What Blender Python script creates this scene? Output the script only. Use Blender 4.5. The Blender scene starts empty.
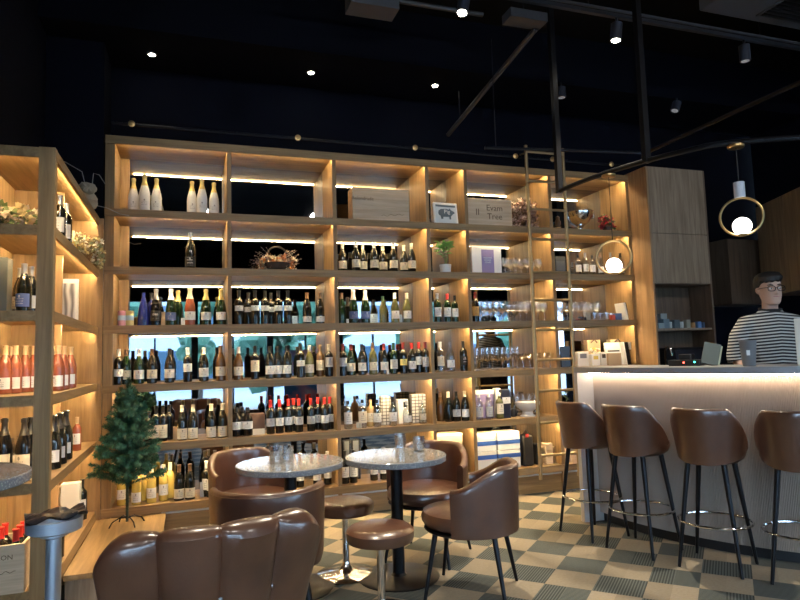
import bpy, bmesh, math, random
from mathutils import Vector, Matrix
random.seed(7)
PI = math.pi
scn = bpy.context.scene
col = scn.collection

# ------------------------------------------------------------------ camera (800x600 frame)
FPX, YAW, PIT, ROL = 620.28, 0.32778, 0.088883, -0.029517
CAM = Vector((0.0, -5.37676, 1.36373))
_f = Vector((math.sin(YAW)*math.cos(PIT), math.cos(YAW)*math.cos(PIT), math.sin(PIT)))
_r = Vector((math.cos(YAW), -math.sin(YAW), 0)); _u = _r.cross(_f)
CR = _r*math.cos(ROL) + _u*math.sin(ROL); CU = -_r*math.sin(ROL) + _u*math.cos(ROL); CF = _f
def xat(u, y, z):                      # x on the line (y, z) that a measured column u meets
    g = CR - CF*((u-400)/FPX)
    return CAM.x - ((y-CAM.y)*g.y + (z-CAM.z)*g.z)/g.x
def at(u, v, z=None, y=None, x=None):  # a measured point on a known plane
    d = CF + CR*((u-400)/FPX) - CU*((v-300)/FPX)
    t = (z-CAM.z)/d.z if z is not None else (y-CAM.y)/d.y if y is not None else (x-CAM.x)/d.x
    return CAM + d*t
cd = bpy.data.cameras.new('camera'); cam = bpy.data.objects.new('camera', cd); col.objects.link(cam)
cd.sensor_width = 36; cd.lens = FPX/800*36; cd.clip_start = .02
cam.matrix_world = Matrix(((CR.x, CU.x, -CF.x, CAM.x), (CR.y, CU.y, -CF.y, CAM.y), (CR.z, CU.z, -CF.z, CAM.z), (0, 0, 0, 1)))
scn.camera = cam

# ------------------------------------------------------------------ materials
MATS = {}
def mat(name, color=(.5,.5,.5), rough=.5, metal=0., emit=None, es=1., spec=None, trans=0., ior=1.45, coat=0., bump=None):
    if name in MATS: return MATS[name]
    m = bpy.data.materials.new(name); m.use_nodes = True
    b = m.node_tree.nodes['Principled BSDF']
    b.inputs['Base Color'].default_value = (*color, 1); b.inputs['Roughness'].default_value = rough
    b.inputs['Metallic'].default_value = metal; b.inputs['IOR'].default_value = ior
    b.inputs['Transmission Weight'].default_value = trans; b.inputs['Coat Weight'].default_value = coat
    if spec is not None: b.inputs['Specular IOR Level'].default_value = spec
    if emit: b.inputs['Emission Color'].default_value = (*emit, 1); b.inputs['Emission Strength'].default_value = es
    if bump:
        N = m.node_tree.nodes; L = m.node_tree.links
        tc = N.new('ShaderNodeTexCoord'); no = N.new('ShaderNodeTexNoise'); no.inputs['Scale'].default_value = bump[0]
        bp = N.new('ShaderNodeBump'); bp.inputs['Strength'].default_value = bump[1]; bp.inputs['Distance'].default_value = .004
        L.new(tc.outputs['Object'], no.inputs['Vector']); L.new(no.outputs['Fac'], bp.inputs['Height']); L.new(bp.outputs[0], b.inputs['Normal'])
    MATS[name] = m; return m
def nodes(m): return m.node_tree.nodes, m.node_tree.links, m.node_tree.nodes['Principled BSDF']
def wood(name, axis, c1, c2, rough=.45, sc=1.):
    if name in MATS: return MATS[name]
    m = mat(name, c1, rough); N, L, b = nodes(m)
    tc = N.new('ShaderNodeTexCoord'); mp = N.new('ShaderNodeMapping')
    s = [16*sc]*3; s['xyz'.index(axis)] = 1.1*sc
    mp.inputs['Scale'].default_value = s
    n1 = N.new('ShaderNodeTexNoise'); n1.inputs['Scale'].default_value = 1.6; n1.inputs['Detail'].default_value = 6; n1.inputs['Distortion'].default_value = .6
    n2 = N.new('ShaderNodeTexNoise'); n2.inputs['Scale'].default_value = 7; n2.inputs['Detail'].default_value = 3
    rp = N.new('ShaderNodeValToRGB'); rp.color_ramp.elements[0].position = .3; rp.color_ramp.elements[1].position = .68
    rp.color_ramp.elements[0].color = (*c2, 1); rp.color_ramp.elements[1].color = (*c1, 1)
    mx = N.new('ShaderNodeMix'); mx.data_type = 'RGBA'; mx.blend_type = 'MULTIPLY'; mx.inputs[0].default_value = .35
    L.new(tc.outputs['Object'], mp.inputs[0]); L.new(mp.outputs[0], n1.inputs['Vector']); L.new(mp.outputs[0], n2.inputs['Vector'])
    L.new(n1.outputs['Fac'], rp.inputs[0]); L.new(rp.outputs[0], mx.inputs[6]); L.new(n2.outputs['Fac'], mx.inputs[7])
    L.new(mx.outputs[2], b.inputs['Base Color'])
    return m
OAK1, OAK2 = (.43,.275,.128), (.255,.155,.066)
oakx = wood('oak_x', 'x', OAK1, OAK2); oaky = wood('oak_y', 'y', OAK1, OAK2); oakz = wood('oak_z', 'z', OAK1, OAK2)
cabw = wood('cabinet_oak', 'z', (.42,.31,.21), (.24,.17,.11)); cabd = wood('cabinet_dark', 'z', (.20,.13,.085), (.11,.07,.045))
cabo = wood('cabinet_side_lit', 'z', (.50,.32,.17), (.30,.18,.09))  # oak warmed to paint the shelf light falling on the side panel
crate = wood('crate_wood', 'x', (.78,.62,.44), (.62,.47,.32), .7)
def leather(name, c):
    m = mat(name, c, .36, coat=.6); N, L, b = nodes(m); b.inputs['Coat Roughness'].default_value = .2; b.inputs['Coat IOR'].default_value = 1.85
    tc = N.new('ShaderNodeTexCoord'); n1 = N.new('ShaderNodeTexNoise'); n1.inputs['Scale'].default_value = 5; n1.inputs['Detail'].default_value = 5
    n2 = N.new('ShaderNodeTexVoronoi'); n2.inputs['Scale'].default_value = 170
    n3 = N.new('ShaderNodeTexNoise'); n3.inputs['Scale'].default_value = 9; n3.inputs['Detail'].default_value = 3
    rp = N.new('ShaderNodeValToRGB'); rp.color_ramp.elements[0].position = .3; rp.color_ramp.elements[1].position = .75
    rp.color_ramp.elements[0].color = (c[0]*.62, c[1]*.6, c[2]*.6, 1); rp.color_ramp.elements[1].color = (c[0]*1.25, c[1]*1.25, c[2]*1.25, 1)
    bp = N.new('ShaderNodeBump'); bp.inputs['Strength'].default_value = .18; bp.inputs['Distance'].default_value = .002
    b2 = N.new('ShaderNodeBump'); b2.inputs['Strength'].default_value = .35; b2.inputs['Distance'].default_value = .012
    L.new(tc.outputs['Object'], n1.inputs['Vector']); L.new(tc.outputs['Object'], n2.inputs['Vector']); L.new(tc.outputs['Object'], n3.inputs['Vector'])
    L.new(n1.outputs['Fac'], rp.inputs[0]); L.new(rp.outputs[0], b.inputs['Base Color'])
    L.new(n2.outputs['Distance'], bp.inputs['Height']); L.new(n3.outputs['Fac'], b2.inputs['Height']); L.new(b2.outputs[0], bp.inputs['Normal']); L.new(bp.outputs[0], b.inputs['Normal'])
    return m
leath = leather('brown_leather', (.105,.041,.020)); leatd = leather('dark_brown_leather', (.080,.032,.017))
black = mat('black_metal', (.012,.012,.014), .38, .6); blackp = mat('black_plastic', (.012,.012,.013), .4)
chrome = mat('chrome', (.78,.78,.78), .12, 1.); brass = mat('brass', (.62,.43,.20), .32, 1.); brassl = mat('ladder_brass', (.36,.27,.15), .42, .75)
steel = mat('brushed_steel', (.62,.66,.72), .42, .75); white = mat('white_paint', (.8,.8,.78), .5); cream = mat('cream_paper', (.74,.68,.55), .7)
mirror = mat('mirror', (.42,.44,.46), .015, 1.)
led = mat('led_warm', (1,1,1), .5, emit=(1.,.74,.38), es=175)
barled = mat('led_bar', (1,1,1), .5, emit=(1.,.80,.60), es=42)
globe = mat('globe_glow', (1,1,1), .5, emit=(1.,.93,.82), es=7)
spotm = mat('spot_glow', (1,1,1), .5, emit=(1.,.9,.72), es=40)
dimm = mat('spot_dim', (1,1,1), .5, emit=(.9,.9,1.), es=.06)
wallm = mat('navy_wall', (.003,.004,.009), .8, spec=.12, bump=(8, .1)); ceilm = mat('dark_ceiling', (.006,.006,.0065), .9, spec=.1, bump=(3, .2))
soffm = mat('soffit_paint', (.003,.0038,.007), .85, spec=.1)
def glass(name, tint=(.96,.97,.97), rim=.55, base=.06):
    if name in MATS: return MATS[name]
    m = bpy.data.materials.new(name); m.use_nodes = True; N, L = m.node_tree.nodes, m.node_tree.links; N.clear()
    o = N.new('ShaderNodeOutputMaterial'); mx = N.new('ShaderNodeMixShader'); t = N.new('ShaderNodeBsdfTransparent'); g = N.new('ShaderNodeBsdfGlossy')
    t.inputs[0].default_value = (*tint, 1); g.inputs['Roughness'].default_value = .06
    lw = N.new('ShaderNodeLayerWeight'); lw.inputs[0].default_value = .35
    mr = N.new('ShaderNodeMapRange'); mr.inputs['To Min'].default_value = base; mr.inputs['To Max'].default_value = rim
    L.new(lw.outputs['Facing'], mr.inputs[0]); L.new(mr.outputs[0], mx.inputs[0]); L.new(t.outputs[0], mx.inputs[1]); L.new(g.outputs[0], mx.inputs[2]); L.new(mx.outputs[0], o.inputs[0])
    MATS[name] = m; return m
clear = glass('clear_glass', rim=.95, base=.30); pane = glass('window_glass', (.97,.98,.98), .2, .03)
def label_mat(name, c, ink=(.08,.07,.07), style=0):
    if name in MATS: return MATS[name]
    m = mat(name, c, .6); N, L, b = nodes(m)
    tc = N.new('ShaderNodeTexCoord'); sp = N.new('ShaderNodeSeparateXYZ'); L.new(tc.outputs['Generated'], sp.inputs[0])
    def mth(op, a, bb=None):
        n = N.new('ShaderNodeMath'); n.operation = op
        for i, q in enumerate((a, bb)):
            if q is None: continue
            if isinstance(q, (int, float)): n.inputs[i].default_value = q
            else: L.new(q, n.inputs[i])
        return n.outputs[0]
    X, Z = sp.outputs['X'], sp.outputs['Z']
    dx = mth('ABSOLUTE', mth('SUBTRACT', X, .5))
    lines = mth('GREATER_THAN', mth('SINE', mth('MULTIPLY', Z, 34 if style == 0 else 22)), .35)
    inz = mth('MULTIPLY', mth('GREATER_THAN', Z, .12), mth('LESS_THAN', Z, .62 if style == 0 else .9))
    inx = mth('LESS_THAN', dx, .27)
    no = N.new('ShaderNodeTexNoise'); no.inputs['Scale'].default_value = 26; L.new(tc.outputs['Generated'], no.inputs['Vector'])
    ln = mth('MULTIPLY', mth('MULTIPLY', mth('MULTIPLY', lines, inz), inx), mth('GREATER_THAN', no.outputs['Fac'], .48))
    dz = mth('SUBTRACT', Z, .78); cr = mth('LESS_THAN', mth('ADD', mth('MULTIPLY', mth('MULTIPLY', dx, dx), 2.2), mth('MULTIPLY', dz, dz)), .012)
    fac = mth('MULTIPLY', mth('MAXIMUM', ln, cr), .62)
    mx = N.new('ShaderNodeMix'); mx.data_type = 'RGBA'; mx.inputs[6].default_value = (*c, 1); mx.inputs[7].default_value = (*ink, 1)
    L.new(fac, mx.inputs[0]); L.new(mx.outputs[2], b.inputs['Base Color'])
    return m

# ------------------------------------------------------------------ mesh builder
class MB:
    def __init__(s): s.v = []; s.f = []
    def add(s, vs, fs):
        n = len(s.v); s.v += [tuple(x) for x in vs]; s.f += [tuple(n+i for i in f) for f in fs]; return s
    def box(s, c, d, rz=0, rx=0, ry=0):
        M = Matrix.Rotation(rz, 3, 'Z') @ Matrix.Rotation(ry, 3, 'Y') @ Matrix.Rotation(rx, 3, 'X'); c = Vector(c)
        vs = [c + M @ Vector((sx*d[0]/2, sy*d[1]/2, sz*d[2]/2)) for sz in (-1, 1) for sy in (-1, 1) for sx in (-1, 1)]
        return s.add(vs, [(0,2,3,1), (4,5,7,6), (0,1,5,4), (2,6,7,3), (0,4,6,2), (1,3,7,5)])
    def b2(s, lo, hi): return s.box([(a+b)/2 for a, b in zip(lo, hi)], [abs(b-a) for a, b in zip(lo, hi)])
    def lathe(s, prof, n=20, c=(0,0,0), a0=0, a1=2*PI, capb=True, capt=True):
        full = abs(a1-a0-2*PI) < 1e-6; m = n if full else n+1; base = len(s.v); c = Vector(c)
        for r, z in prof:
            for i in range(m):
                a = a0+(a1-a0)*i/n; s.v.append((c.x+r*math.cos(a), c.y+r*math.sin(a), c.z+z))
        for j in range(len(prof)-1):
            for i in range(n):
                i2 = (i+1) % m; s.f.append((base+j*m+i, base+j*m+i2, base+(j+1)*m+i2, base+(j+1)*m+i))
        if full and capb and prof[0][0] > 1e-5: s.f.append(tuple(base+i for i in reversed(range(m))))
        if full and capt and prof[-1][0] > 1e-5: s.f.append(tuple(base+(len(prof)-1)*m+i for i in range(m)))
        return s
    def tube(s, pts, r, n=8, closed=False):
        pts = [Vector(p) for p in pts]; k = len(pts); rs = r if isinstance(r, (list, tuple)) else [r]*k; base = len(s.v)
        prev = None
        for i, p in enumerate(pts):
            if closed: t = pts[(i+1) % k]-pts[i-1]
            else: t = pts[min(i+1, k-1)]-pts[max(i-1, 0)]
            t.normalize()
            if prev is None:
                prev = t.orthogonal().normalized()
            a = (prev - t*prev.dot(t)).normalized(); prev = a; b = t.cross(a)
            for j in range(n):
                q = 2*PI*j/n; s.v.append(tuple(p+(a*math.cos(q)+b*math.sin(q))*rs[i]))
        for i in range(k if closed else k-1):
            for j in range(n):
                j2 = (j+1) % n; i2 = (i+1) % k; s.f.append((base+i*n+j, base+i*n+j2, base+i2*n+j2, base+i2*n+j))
        if not closed:
            s.f.append(tuple(base+j for j in reversed(range(n)))); s.f.append(tuple(base+(k-1)*n+j for j in range(n)))
        return s
    def loft(s, rings):          # closed rings of equal length, capped
        n = len(rings[0]); base = len(s.v)
        for r in rings: s.v += [tuple(p) for p in r]
        for i in range(len(rings)-1):
            for j in range(n):
                j2 = (j+1) % n; s.f.append((base+i*n+j, base+i*n+j2, base+(i+1)*n+j2, base+(i+1)*n+j))
        s.f.append(tuple(base+j for j in reversed(range(n)))); s.f.append(tuple(base+(len(rings)-1)*n+j for j in range(n)))
        return s
    def mesh(s, name, m, smooth=False):
        me = bpy.data.meshes.new(name); me.from_pydata(s.v, [], s.f); me.materials.append(m)
        if smooth:
            me.polygons.foreach_set('use_smooth', [True]*len(me.polygons))
            try: me.set_sharp_from_angle(angle=math.radians(38))
            except Exception: pass
        me.update(); return me
    def build(s, name, m, parent=None, smooth=False, bev=0):
        return link(name, s.mesh(name, m, smooth), parent, bev)
def link(name, me, parent=None, bev=0):
    o = bpy.data.objects.new(name, me); col.objects.link(o)
    if parent: o.parent = parent
    if bev:
        b = o.modifiers.new('bevel', 'BEVEL'); b.width = bev; b.segments = 2; b.limit_method = 'ANGLE'
    return o
def tag(o, label, cat, group=None, kind=None):
    if label: o['label'] = label
    if cat: o['category'] = cat
    if group: o['group'] = group
    if kind: o['kind'] = kind
    return o
def thing(name, loc, label, cat, group=None, az=0):
    o = bpy.data.objects.new(name, None); col.objects.link(o); o.empty_display_size = .05
    o.location = loc; o.rotation_euler = (0, 0, -az); return tag(o, label, cat, group)
def struct(o): o['kind'] = 'structure'; return o
CACHE = {}
def cpart(key, name, m, fn, parent=None, smooth=True):
    k = (key, m.name)
    if k not in CACHE:
        b = MB(); fn(b); CACHE[k] = b.mesh(name, m, smooth)
    return link(name, CACHE[k], parent)
def text(name, s, size, m, parent, loc, rot, ext=.0008, align='CENTER'):
    cu = bpy.data.curves.new(name, 'FONT'); cu.body = s; cu.size = size; cu.extrude = ext; cu.align_x = align; cu.align_y = 'CENTER'; cu.resolution_u = 2
    o = bpy.data.objects.new('tmp', cu); me = bpy.data.meshes.new_from_object(o); bpy.data.objects.remove(o)
    me.materials.clear(); me.materials.append(m)
    q = link(name, me, parent); q.location = loc; q.rotation_euler = rot; return q
FRONT = (PI/2, 0, 0)

# ------------------------------------------------------------------ room shell
def slab(name, lo, hi, m): return struct(MB().b2(lo, hi).build(name, m))
fl = mat('carpet_tiles', (.3,.3,.3), .9); N, L, b = nodes(fl)
tc = N.new('ShaderNodeTexCoord'); mp = N.new('ShaderNodeMapping'); mp.vector_type = 'POINT'
TS, TA = .271, math.radians(-46.6)
sub = N.new('ShaderNodeVectorMath'); sub.operation = 'SUBTRACT'; sub.inputs[1].default_value = (2.176, -1.861, 0)
rot = N.new('ShaderNodeVectorRotate'); rot.rotation_type = 'Z_AXIS'; rot.inputs['Angle'].default_value = -TA
scl = N.new('ShaderNodeVectorMath'); scl.operation = 'SCALE'; scl.inputs['Scale'].default_value = 1/TS
L.new(tc.outputs['Object'], sub.inputs[0]); L.new(sub.outputs[0], rot.inputs['Vector']); L.new(rot.outputs[0], scl.inputs[0])
def mth(op, a, bb=None):
    n = N.new('ShaderNodeMath'); n.operation = op
    for i, q in enumerate((a, bb)):
        if q is None: continue
        if isinstance(q, (int, float)): n.inputs[i].default_value = q
        else: L.new(q, n.inputs[i])
    return n.outputs[0]
sx = N.new('ShaderNodeSeparateXYZ'); L.new(scl.outputs[0], sx.inputs[0])
ix, iy = mth('FLOOR', sx.outputs['X']), mth('FLOOR', sx.outputs['Y'])
par = mth('ABSOLUTE', mth('MODULO', mth('ADD', ix, iy), 2.0))
fx, fy = mth('FRACT', sx.outputs['X']), mth('FRACT', sx.outputs['Y'])
half = mth('GREATER_THAN', fx, .5)
cmb = N.new('ShaderNodeCombineXYZ'); L.new(mth('ADD', mth('MULTIPLY', ix, 2.0), half), cmb.inputs[0]); L.new(iy, cmb.inputs[1])
wn = N.new('ShaderNodeTexWhiteNoise'); L.new(cmb.outputs[0], wn.inputs['Vector'])
dirn = mth('GREATER_THAN', wn.outputs['Value'], .5)
sA = mth('SINE', mth('MULTIPLY', fx, 2*PI*17)); sB = mth('SINE', mth('MULTIPLY', fy, 2*PI*15))
mixs = N.new('ShaderNodeMix'); L.new(dirn, mixs.inputs[0]); L.new(sA, mixs.inputs[2]); L.new(sB, mixs.inputs[3])
strp = mth('GREATER_THAN', mixs.outputs[0], .1)
dk = N.new('ShaderNodeMix'); dk.data_type = 'RGBA'; L.new(strp, dk.inputs[0]); dk.inputs[6].default_value = (.030,.034,.031, 1); dk.inputs[7].default_value = (.095,.105,.090, 1)
no = N.new('ShaderNodeTexNoise'); no.inputs['Scale'].default_value = 60; no.inputs['Detail'].default_value = 4; L.new(tc.outputs['Object'], no.inputs['Vector'])
lt = N.new('ShaderNodeMix'); lt.data_type = 'RGBA'; L.new(no.outputs['Fac'], lt.inputs[0]); lt.inputs[6].default_value = (.20,.160,.105, 1); lt.inputs[7].default_value = (.30,.245,.168, 1)
fin = N.new('ShaderNodeMix'); fin.data_type = 'RGBA'; L.new(par, fin.inputs[0]); L.new(dk.outputs[2], fin.inputs[6]); L.new(lt.outputs[2], fin.inputs[7])
vr = mth('ADD', .82, mth('MULTIPLY', wn.outputs['Value'], .3))
mv = N.new('ShaderNodeVectorMath'); mv.operation = 'SCALE'; L.new(fin.outputs[2], mv.inputs[0]); L.new(vr, mv.inputs['Scale']); L.new(mv.outputs[0], b.inputs['Base Color'])
YW = -8.2
slab('floor', (-3.2, YW, -.08), (10, .45, 0), fl)
slab('wall_back', (-1.2, .48, 0), (6.9, .62, 5.0), wallm)
slab('wall_column', (-1.09, .02, 0), (-.665, .45, 4.4), wallm)
slab('wall_left', (-1.24, -3.6, 0), (-1.09, .45, 4.6), wallm)
slab('wall_left_return', (-3.2, -3.75, 0), (-1.09, -3.6, 4.6), wallm)
slab('wall_left_far', (-3.35, YW, 0), (-3.2, -3.6, 4.6), wallm)
slab('wall_right', (6.75, -3.8, 0), (6.9, .45, 4.6), wallm)
slab('wall_right_far', (10, YW, 0), (10.15, -3.8, 4.6), wallm)
slab('wall_right_return', (6.75, -3.95, 0), (10.1, -3.8, 4.6), wallm)
slab('ceiling', (-3.3, YW, 4.5), (10.1, .6, 4.62), ceilm)
slab('ceiling_soffit', (-1.1, -.28, 4.0), (6.8, .45, 4.5), soffm)
# window wall behind the viewer
slab('wall_front_upper', (-3.3, YW-.2, 2.75), (10.1, YW, 4.6), wallm)
slab('wall_front_lower', (-3.3, YW-.2, -.08), (10.1, YW, .12), wallm)
for i in range(8):
    x0 = -3.2+i*1.65
    w = struct(bpy.data.objects.new(f'window_{i+1}', None)); col.objects.link(w); w.location = (x0+.825, YW-.1, .12)
    f = MB()
    for sx_ in (-.79, .79): f.b2((sx_-.035, -.05, 0), (sx_+.035, .05, 2.63))
    f.b2((-.79, -.05, 0), (.79, .05, .06)); f.b2((-.79, -.05, 2.57), (.79, .05, 2.63))
    f.b2((-.79, -.03, 2.0), (.79, .03, 2.05)); f.b2((-.02, -.03, .06), (.02, .03, 2.57))
    f.build('window_frame', black, w); MB().b2((-.76, -.004, .06), (.76, .004, 2.57)).build('pane', pane, w)

# ------------------------------------------------------------------ street outside (seen in the mirrors)
struct(MB().b2((-30, -45, -.16), (40, YW-.2, -.09)).build('pavement', mat('paving', (.30,.31,.33), .8, bump=(4,.3))))
leafm = mat('street_leaves', (.055,.16,.10), .6); barkm = mat('bark', (.08,.06,.045), .9)
def blob(b, c, r, n=2):
    bm = bmesh.new(); bmesh.ops.create_icosphere(bm, subdivisions=n, radius=1)
    i0 = len(b.v)
    for v in bm.verts:
        k = 1+random.uniform(-.22, .22); b.v.append((c[0]+v.co.x*r[0]*k, c[1]+v.co.y*r[1]*k, c[2]+v.co.z*r[2]*k))
    for f in bm.faces: b.f.append(tuple(i0+v.index for v in f.verts))
    bm.free()
for i, (x, y, h) in enumerate(((-2.6,-15,3.4), (.3,-16,3.6), (2.2,-12.4,2.5), (4.4,-15.5,3.6), (7.6,-13,3.2), (12.2,-15,3.8))):
    t = thing('street_tree', (x, y, -.1), ['bushy','slender','low','tall','rounded','broad','pale','spreading'][i]+f' green street tree outside the shop window, number {i+1} along the pavement', 'tree', 'trees along the street')
    MB().tube([(0,0,0), (.05,.02,h*.4), (0,0,h*.7)], [.12,.09,.05]).build('trunk', barkm, t, True)
    fo = MB()
    for k in range(26):
        a = random.uniform(0, 2*PI); rr = random.uniform(.1, 1.0); blob(fo, (rr*math.cos(a), rr*math.sin(a)*.8, h*random.uniform(.38, 1.)), [random.uniform(.25,.5)]*3, 2)
    fo.build('foliage', leafm, t)
bl = thing('building', (3, -26, 0), 'pale grey building with rows of windows across the street', 'building')
MB().b2((-14,0,-.1), (16,-6,4.6)).build('wall', mat('facade', (.42,.50,.58), .8), bl)
wm = mat('facade_window', (.05,.09,.13), .1)
for i in range(11):
    for k in range(2): MB().b2((-13+i*2.7, 0, .5+k*2.2), (-11.3+i*2.7, .06, 1.9+k*2.2)).build('window', wm, bl)
ban = thing('display_poster', (2.55, YW+.35, 0), 'tall pink and blue display poster standing inside the street window', 'poster')
pm = mat('poster_print', (.7,.3,.45), .6); N2, L2, b2_ = nodes(pm); n_ = N2.new('ShaderNodeTexNoise'); n_.inputs['Scale'].default_value = 2.5; r_ = N2.new('ShaderNodeValToRGB')
r_.color_ramp.elements[0].color = (.08,.30,.75,1); r_.color_ramp.elements[0].position = .42; r_.color_ramp.elements[1].color = (.85,.42,.62,1); r_.color_ramp.elements[1].position = .55
e_ = r_.color_ramp.elements.new(.7); e_.color = (.9,.88,.95,1); L2.new(n_.outputs['Fac'], r_.inputs[0]); L2.new(r_.outputs[0], b2_.inputs['Base Color'])
MB().b2((-.55,0,.3), (.55,.03,1.55)).build('print_board', pm, ban); MB().b2((-.5,-.15,0), (.5,.15,.03)).b2((-.02,-.015,.03), (.02,.015,.3)).build('stand', black, ban)

# ------------------------------------------------------------------ back shelving
BZ = [3.21, 2.606, 2.136, 1.664, 1.195, .726, .250]
PX = [-.6135, .3165, 1.2335, 2.132, 2.536, 3.476, 4.431]; PW = [.070, .034, .034, .032, .033, .036, .034]
DM = .46
sh = thing('wall_shelving', (0, 0, 0), 'tall oak wall shelving of six mirrored lit bays across the back wall', 'shelving')
for i, (x, w) in enumerate(zip(PX, PW)):
    MB().b2((x-w/2, .001, .0), (x+w/2, DM, BZ[0])).build('upright', oakz, sh)
for i, z in enumerate(BZ):
    t = .062 if i else .066
    b = MB().b2((PX[0]-.035, -.012, z-t), (PX[-1]+.017, .016, z)); b.b2((PX[0]-.035, .016, z-.050), (PX[-1]+.017, DM, z))
    b.build('shelf_board', oakx, sh)
    if i == 6: continue
    for k in range(6):
        xa, xb = PX[k]+PW[k]/2, PX[k+1]-PW[k+1]/2
        MB().b2((xa+(.07 if k == 0 else .004), .0165, z-.0605), (xb-.004, .0225, z-.0545)).build('led_strip', led, sh)
        if k == 0: MB().b2((xa, .435, BZ[i+1]), (xa+.075, .455, z-.050)).build('filler_strip', oakz, sh)
        MB().b2((xa+(.075 if k == 0 else 0), .447, BZ[i+1]), (xb, .454, z-.050)).build('back_mirror', mirror, sh)
MB().b2((PX[0], .03, 0), (PX[-1], .06, BZ[6]-.06)).build('plinth', oakx, sh)
MB().b2((PX[0]+.4, .018, .165), (PX[-1], .03, .178)).build('trim_strip', mat('alu', (.6,.6,.6), .35, .8), sh)
MB().b2((PX[0]-.035, DM, 0), (PX[-1]+.017, .475, BZ[0])).build('back_panel', oakz, sh)

rl = thing('ladder_rail', (0, 0, 0), 'dark metal ladder rail with brass brackets above the wall shelving', 'rail')
MB().tube([(-.60,-.045,3.30), (4.45,-.045,3.30)], .013).build('pipe', black, rl, True)
for x in (-.45, .9, 2.0, at(515,162,y=-.05).x, at(552,164,y=-.05).x, 4.2):
    MB().lathe([(.026,0), (.026,.012), (.012,.014), (.012,.022)], 16).build('bracket', brass, rl, True)
    o = rl.children[-1] if rl.children else None
for o in [c for c in col.objects if c.name.startswith('bracket')]:
    pass
brs = [o for o in col.objects if o.name.split('.')[0] == 'bracket']
for o, x in zip(brs, (-.45, .9, 2.0, at(515,162,y=-.05).x, at(552,164,y=-.05).x, 4.2)):
    o.location = (x, -.06, 3.30); o.rotation_euler = (PI/2, 0, 0)
ld = thing('ladder', (0, 0, 0), 'tall brass library ladder leaning on the wall shelving', 'ladder')
LX, LY = xat(528, -.17, 2.), -.17
for k, uu in enumerate((0, 1)):
    xt = 3.128+.42*uu; xb = 3.10+.42*uu
    MB().tube([(xb, -.185, .17), (xt, -.155, 3.385)], .017, 10).build('side_rail', brassl, ld, True)
for v in (151, 180, 208, 238, 271, 299, 329, 359, 390, 422, 455):
    p = at(540 if v > 300 else 533, v+1, y=LY)
    MB().tube([(3.115, LY, p.z), (3.535, LY, p.z)], .0125, 8).build('rung', brassl, ld, True)
for uu in (0, 1): MB().tube([(3.128+.42*uu, -.157, 3.31), (3.128+.42*uu, -.045, 3.325)], .009).build('hook', brass, ld, True)

# ------------------------------------------------------------------ corner shelving at the left
lu = thing('corner_shelving', (0, 0, 0), 'oak corner shelving unit by the side wall, open on two sides', 'shelving')
LB = [2.517, 2.10, 1.65, 1.215, .775, .25]; XF, YN, XB = -.68, -1.745, -1.06
MB().b2((-.757, YN, 0), (XF, YN+.06, LB[0]+.004)).build('corner_post', oakz, lu)
MB().b2((-1.09, -.03, .0), (-.6505, .0, LB[0])).build('end_panel', oakz, lu)
MB().b2((XB-.02, YN-.0, 0), (XB, -.03, LB[0])).build('back_panel', oakz, lu)
MB().b2((XB, -.92, .25), (XF-.10, -.90, LB[0]-.03)).build('partition', oakz, lu)
for i, z in enumerate(LB):
    t = .055 if i < 5 else .07
    b = MB().b2((XF-.018, YN+.06, z-t), (XF, -.03, z)); b.b2((XB, YN, z-t), (-.757, YN+.018, z)); b.b2((XB, YN+.018, z-.028), (XF-.018, -.03, z))
    b.build('shelf_board', oaky, lu)
    if i < 5:
        MB().b2((XF-.0225, YN+.08, z-.037), (XF-.0185, -.04, z-.031)).build('led_strip', led, lu)
        MB().b2((XB+.03, YN+.022, z-.044), (-.79, YN+.029, z-.038)).build('led_strip', led, lu)
pf = thing('display_platform', (0, 0, 0), 'low oak display platform under the small Christmas tree', 'platform')
MB().b2((XF+.004, -1.33, .15), (-.18, -.015, .18)).build('top', oaky, pf); MB().b2((XF+.01, -1.31, 0), (-.19, -.03, .15)).build('base', cabw, pf)

# ------------------------------------------------------------------ bottles
GL = {'dark': mat('dark_glass', (.010,.011,.009), .07, coat=.3), 'green': mat('green_glass', (.009,.026,.010), .07, coat=.3), 'olive': mat('olive_glass', (.10,.10,.035), .08, coat=.3),
      'brown': mat('brown_glass', (.09,.045,.016), .08, coat=.3), 'blue': mat('blue_glass', (.012,.022,.16), .08, coat=.3), 'rose': mat('rose_wine', (.28,.080,.042), .08, coat=.4),
      'yellow': mat('white_wine', (.62,.47,.12), .08, coat=.4), 'white': mat('white_bottle', (.78,.77,.74), .3), 'amber': mat('amber_spirit', (.55,.36,.15), .1, coat=.3),
      'clear': glass('clear_bottle', (.86,.88,.87), .65, .12), 'black': mat('black_bottle', (.006,.006,.007), .1)}
FO = {'white': mat('foil_white', (.78,.77,.74), .4), 'cream': mat('foil_cream', (.72,.66,.48), .4), 'gold': mat('foil_gold', (.72,.56,.22), .35, .6), 'red': mat('foil_red', (.55,.035,.03), .35),
      'black': mat('foil_black', (.015,.015,.016), .35), 'silver': mat('foil_silver', (.5,.5,.5), .3, .8), 'darkred': mat('foil_darkred', (.17,.02,.02), .35), 'cork': mat('cork', (.55,.38,.22), .8),
      'brown': mat('foil_brown', (.12,.07,.04), .35), 'green': mat('foil_green', (.05,.12,.05), .35), 'none': None}
LA = {'white': label_mat('label_white', (.78,.77,.74)), 'cream': label_mat('label_cream', (.72,.65,.50)), 'grey': label_mat('label_grey', (.45,.46,.48)), 'blue': label_mat('label_blue', (.08,.12,.30), (.6,.6,.65)),
      'yellow': label_mat('label_yellow', (.75,.62,.20)), 'black': label_mat('label_black', (.02,.02,.02), (.85,.85,.85), 1), 'amber': label_mat('label_amber', (.60,.34,.10)), 'none': None}
S_ = .95
def P(*a): return [(r*S_, z*S_) for r, z in a]
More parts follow.
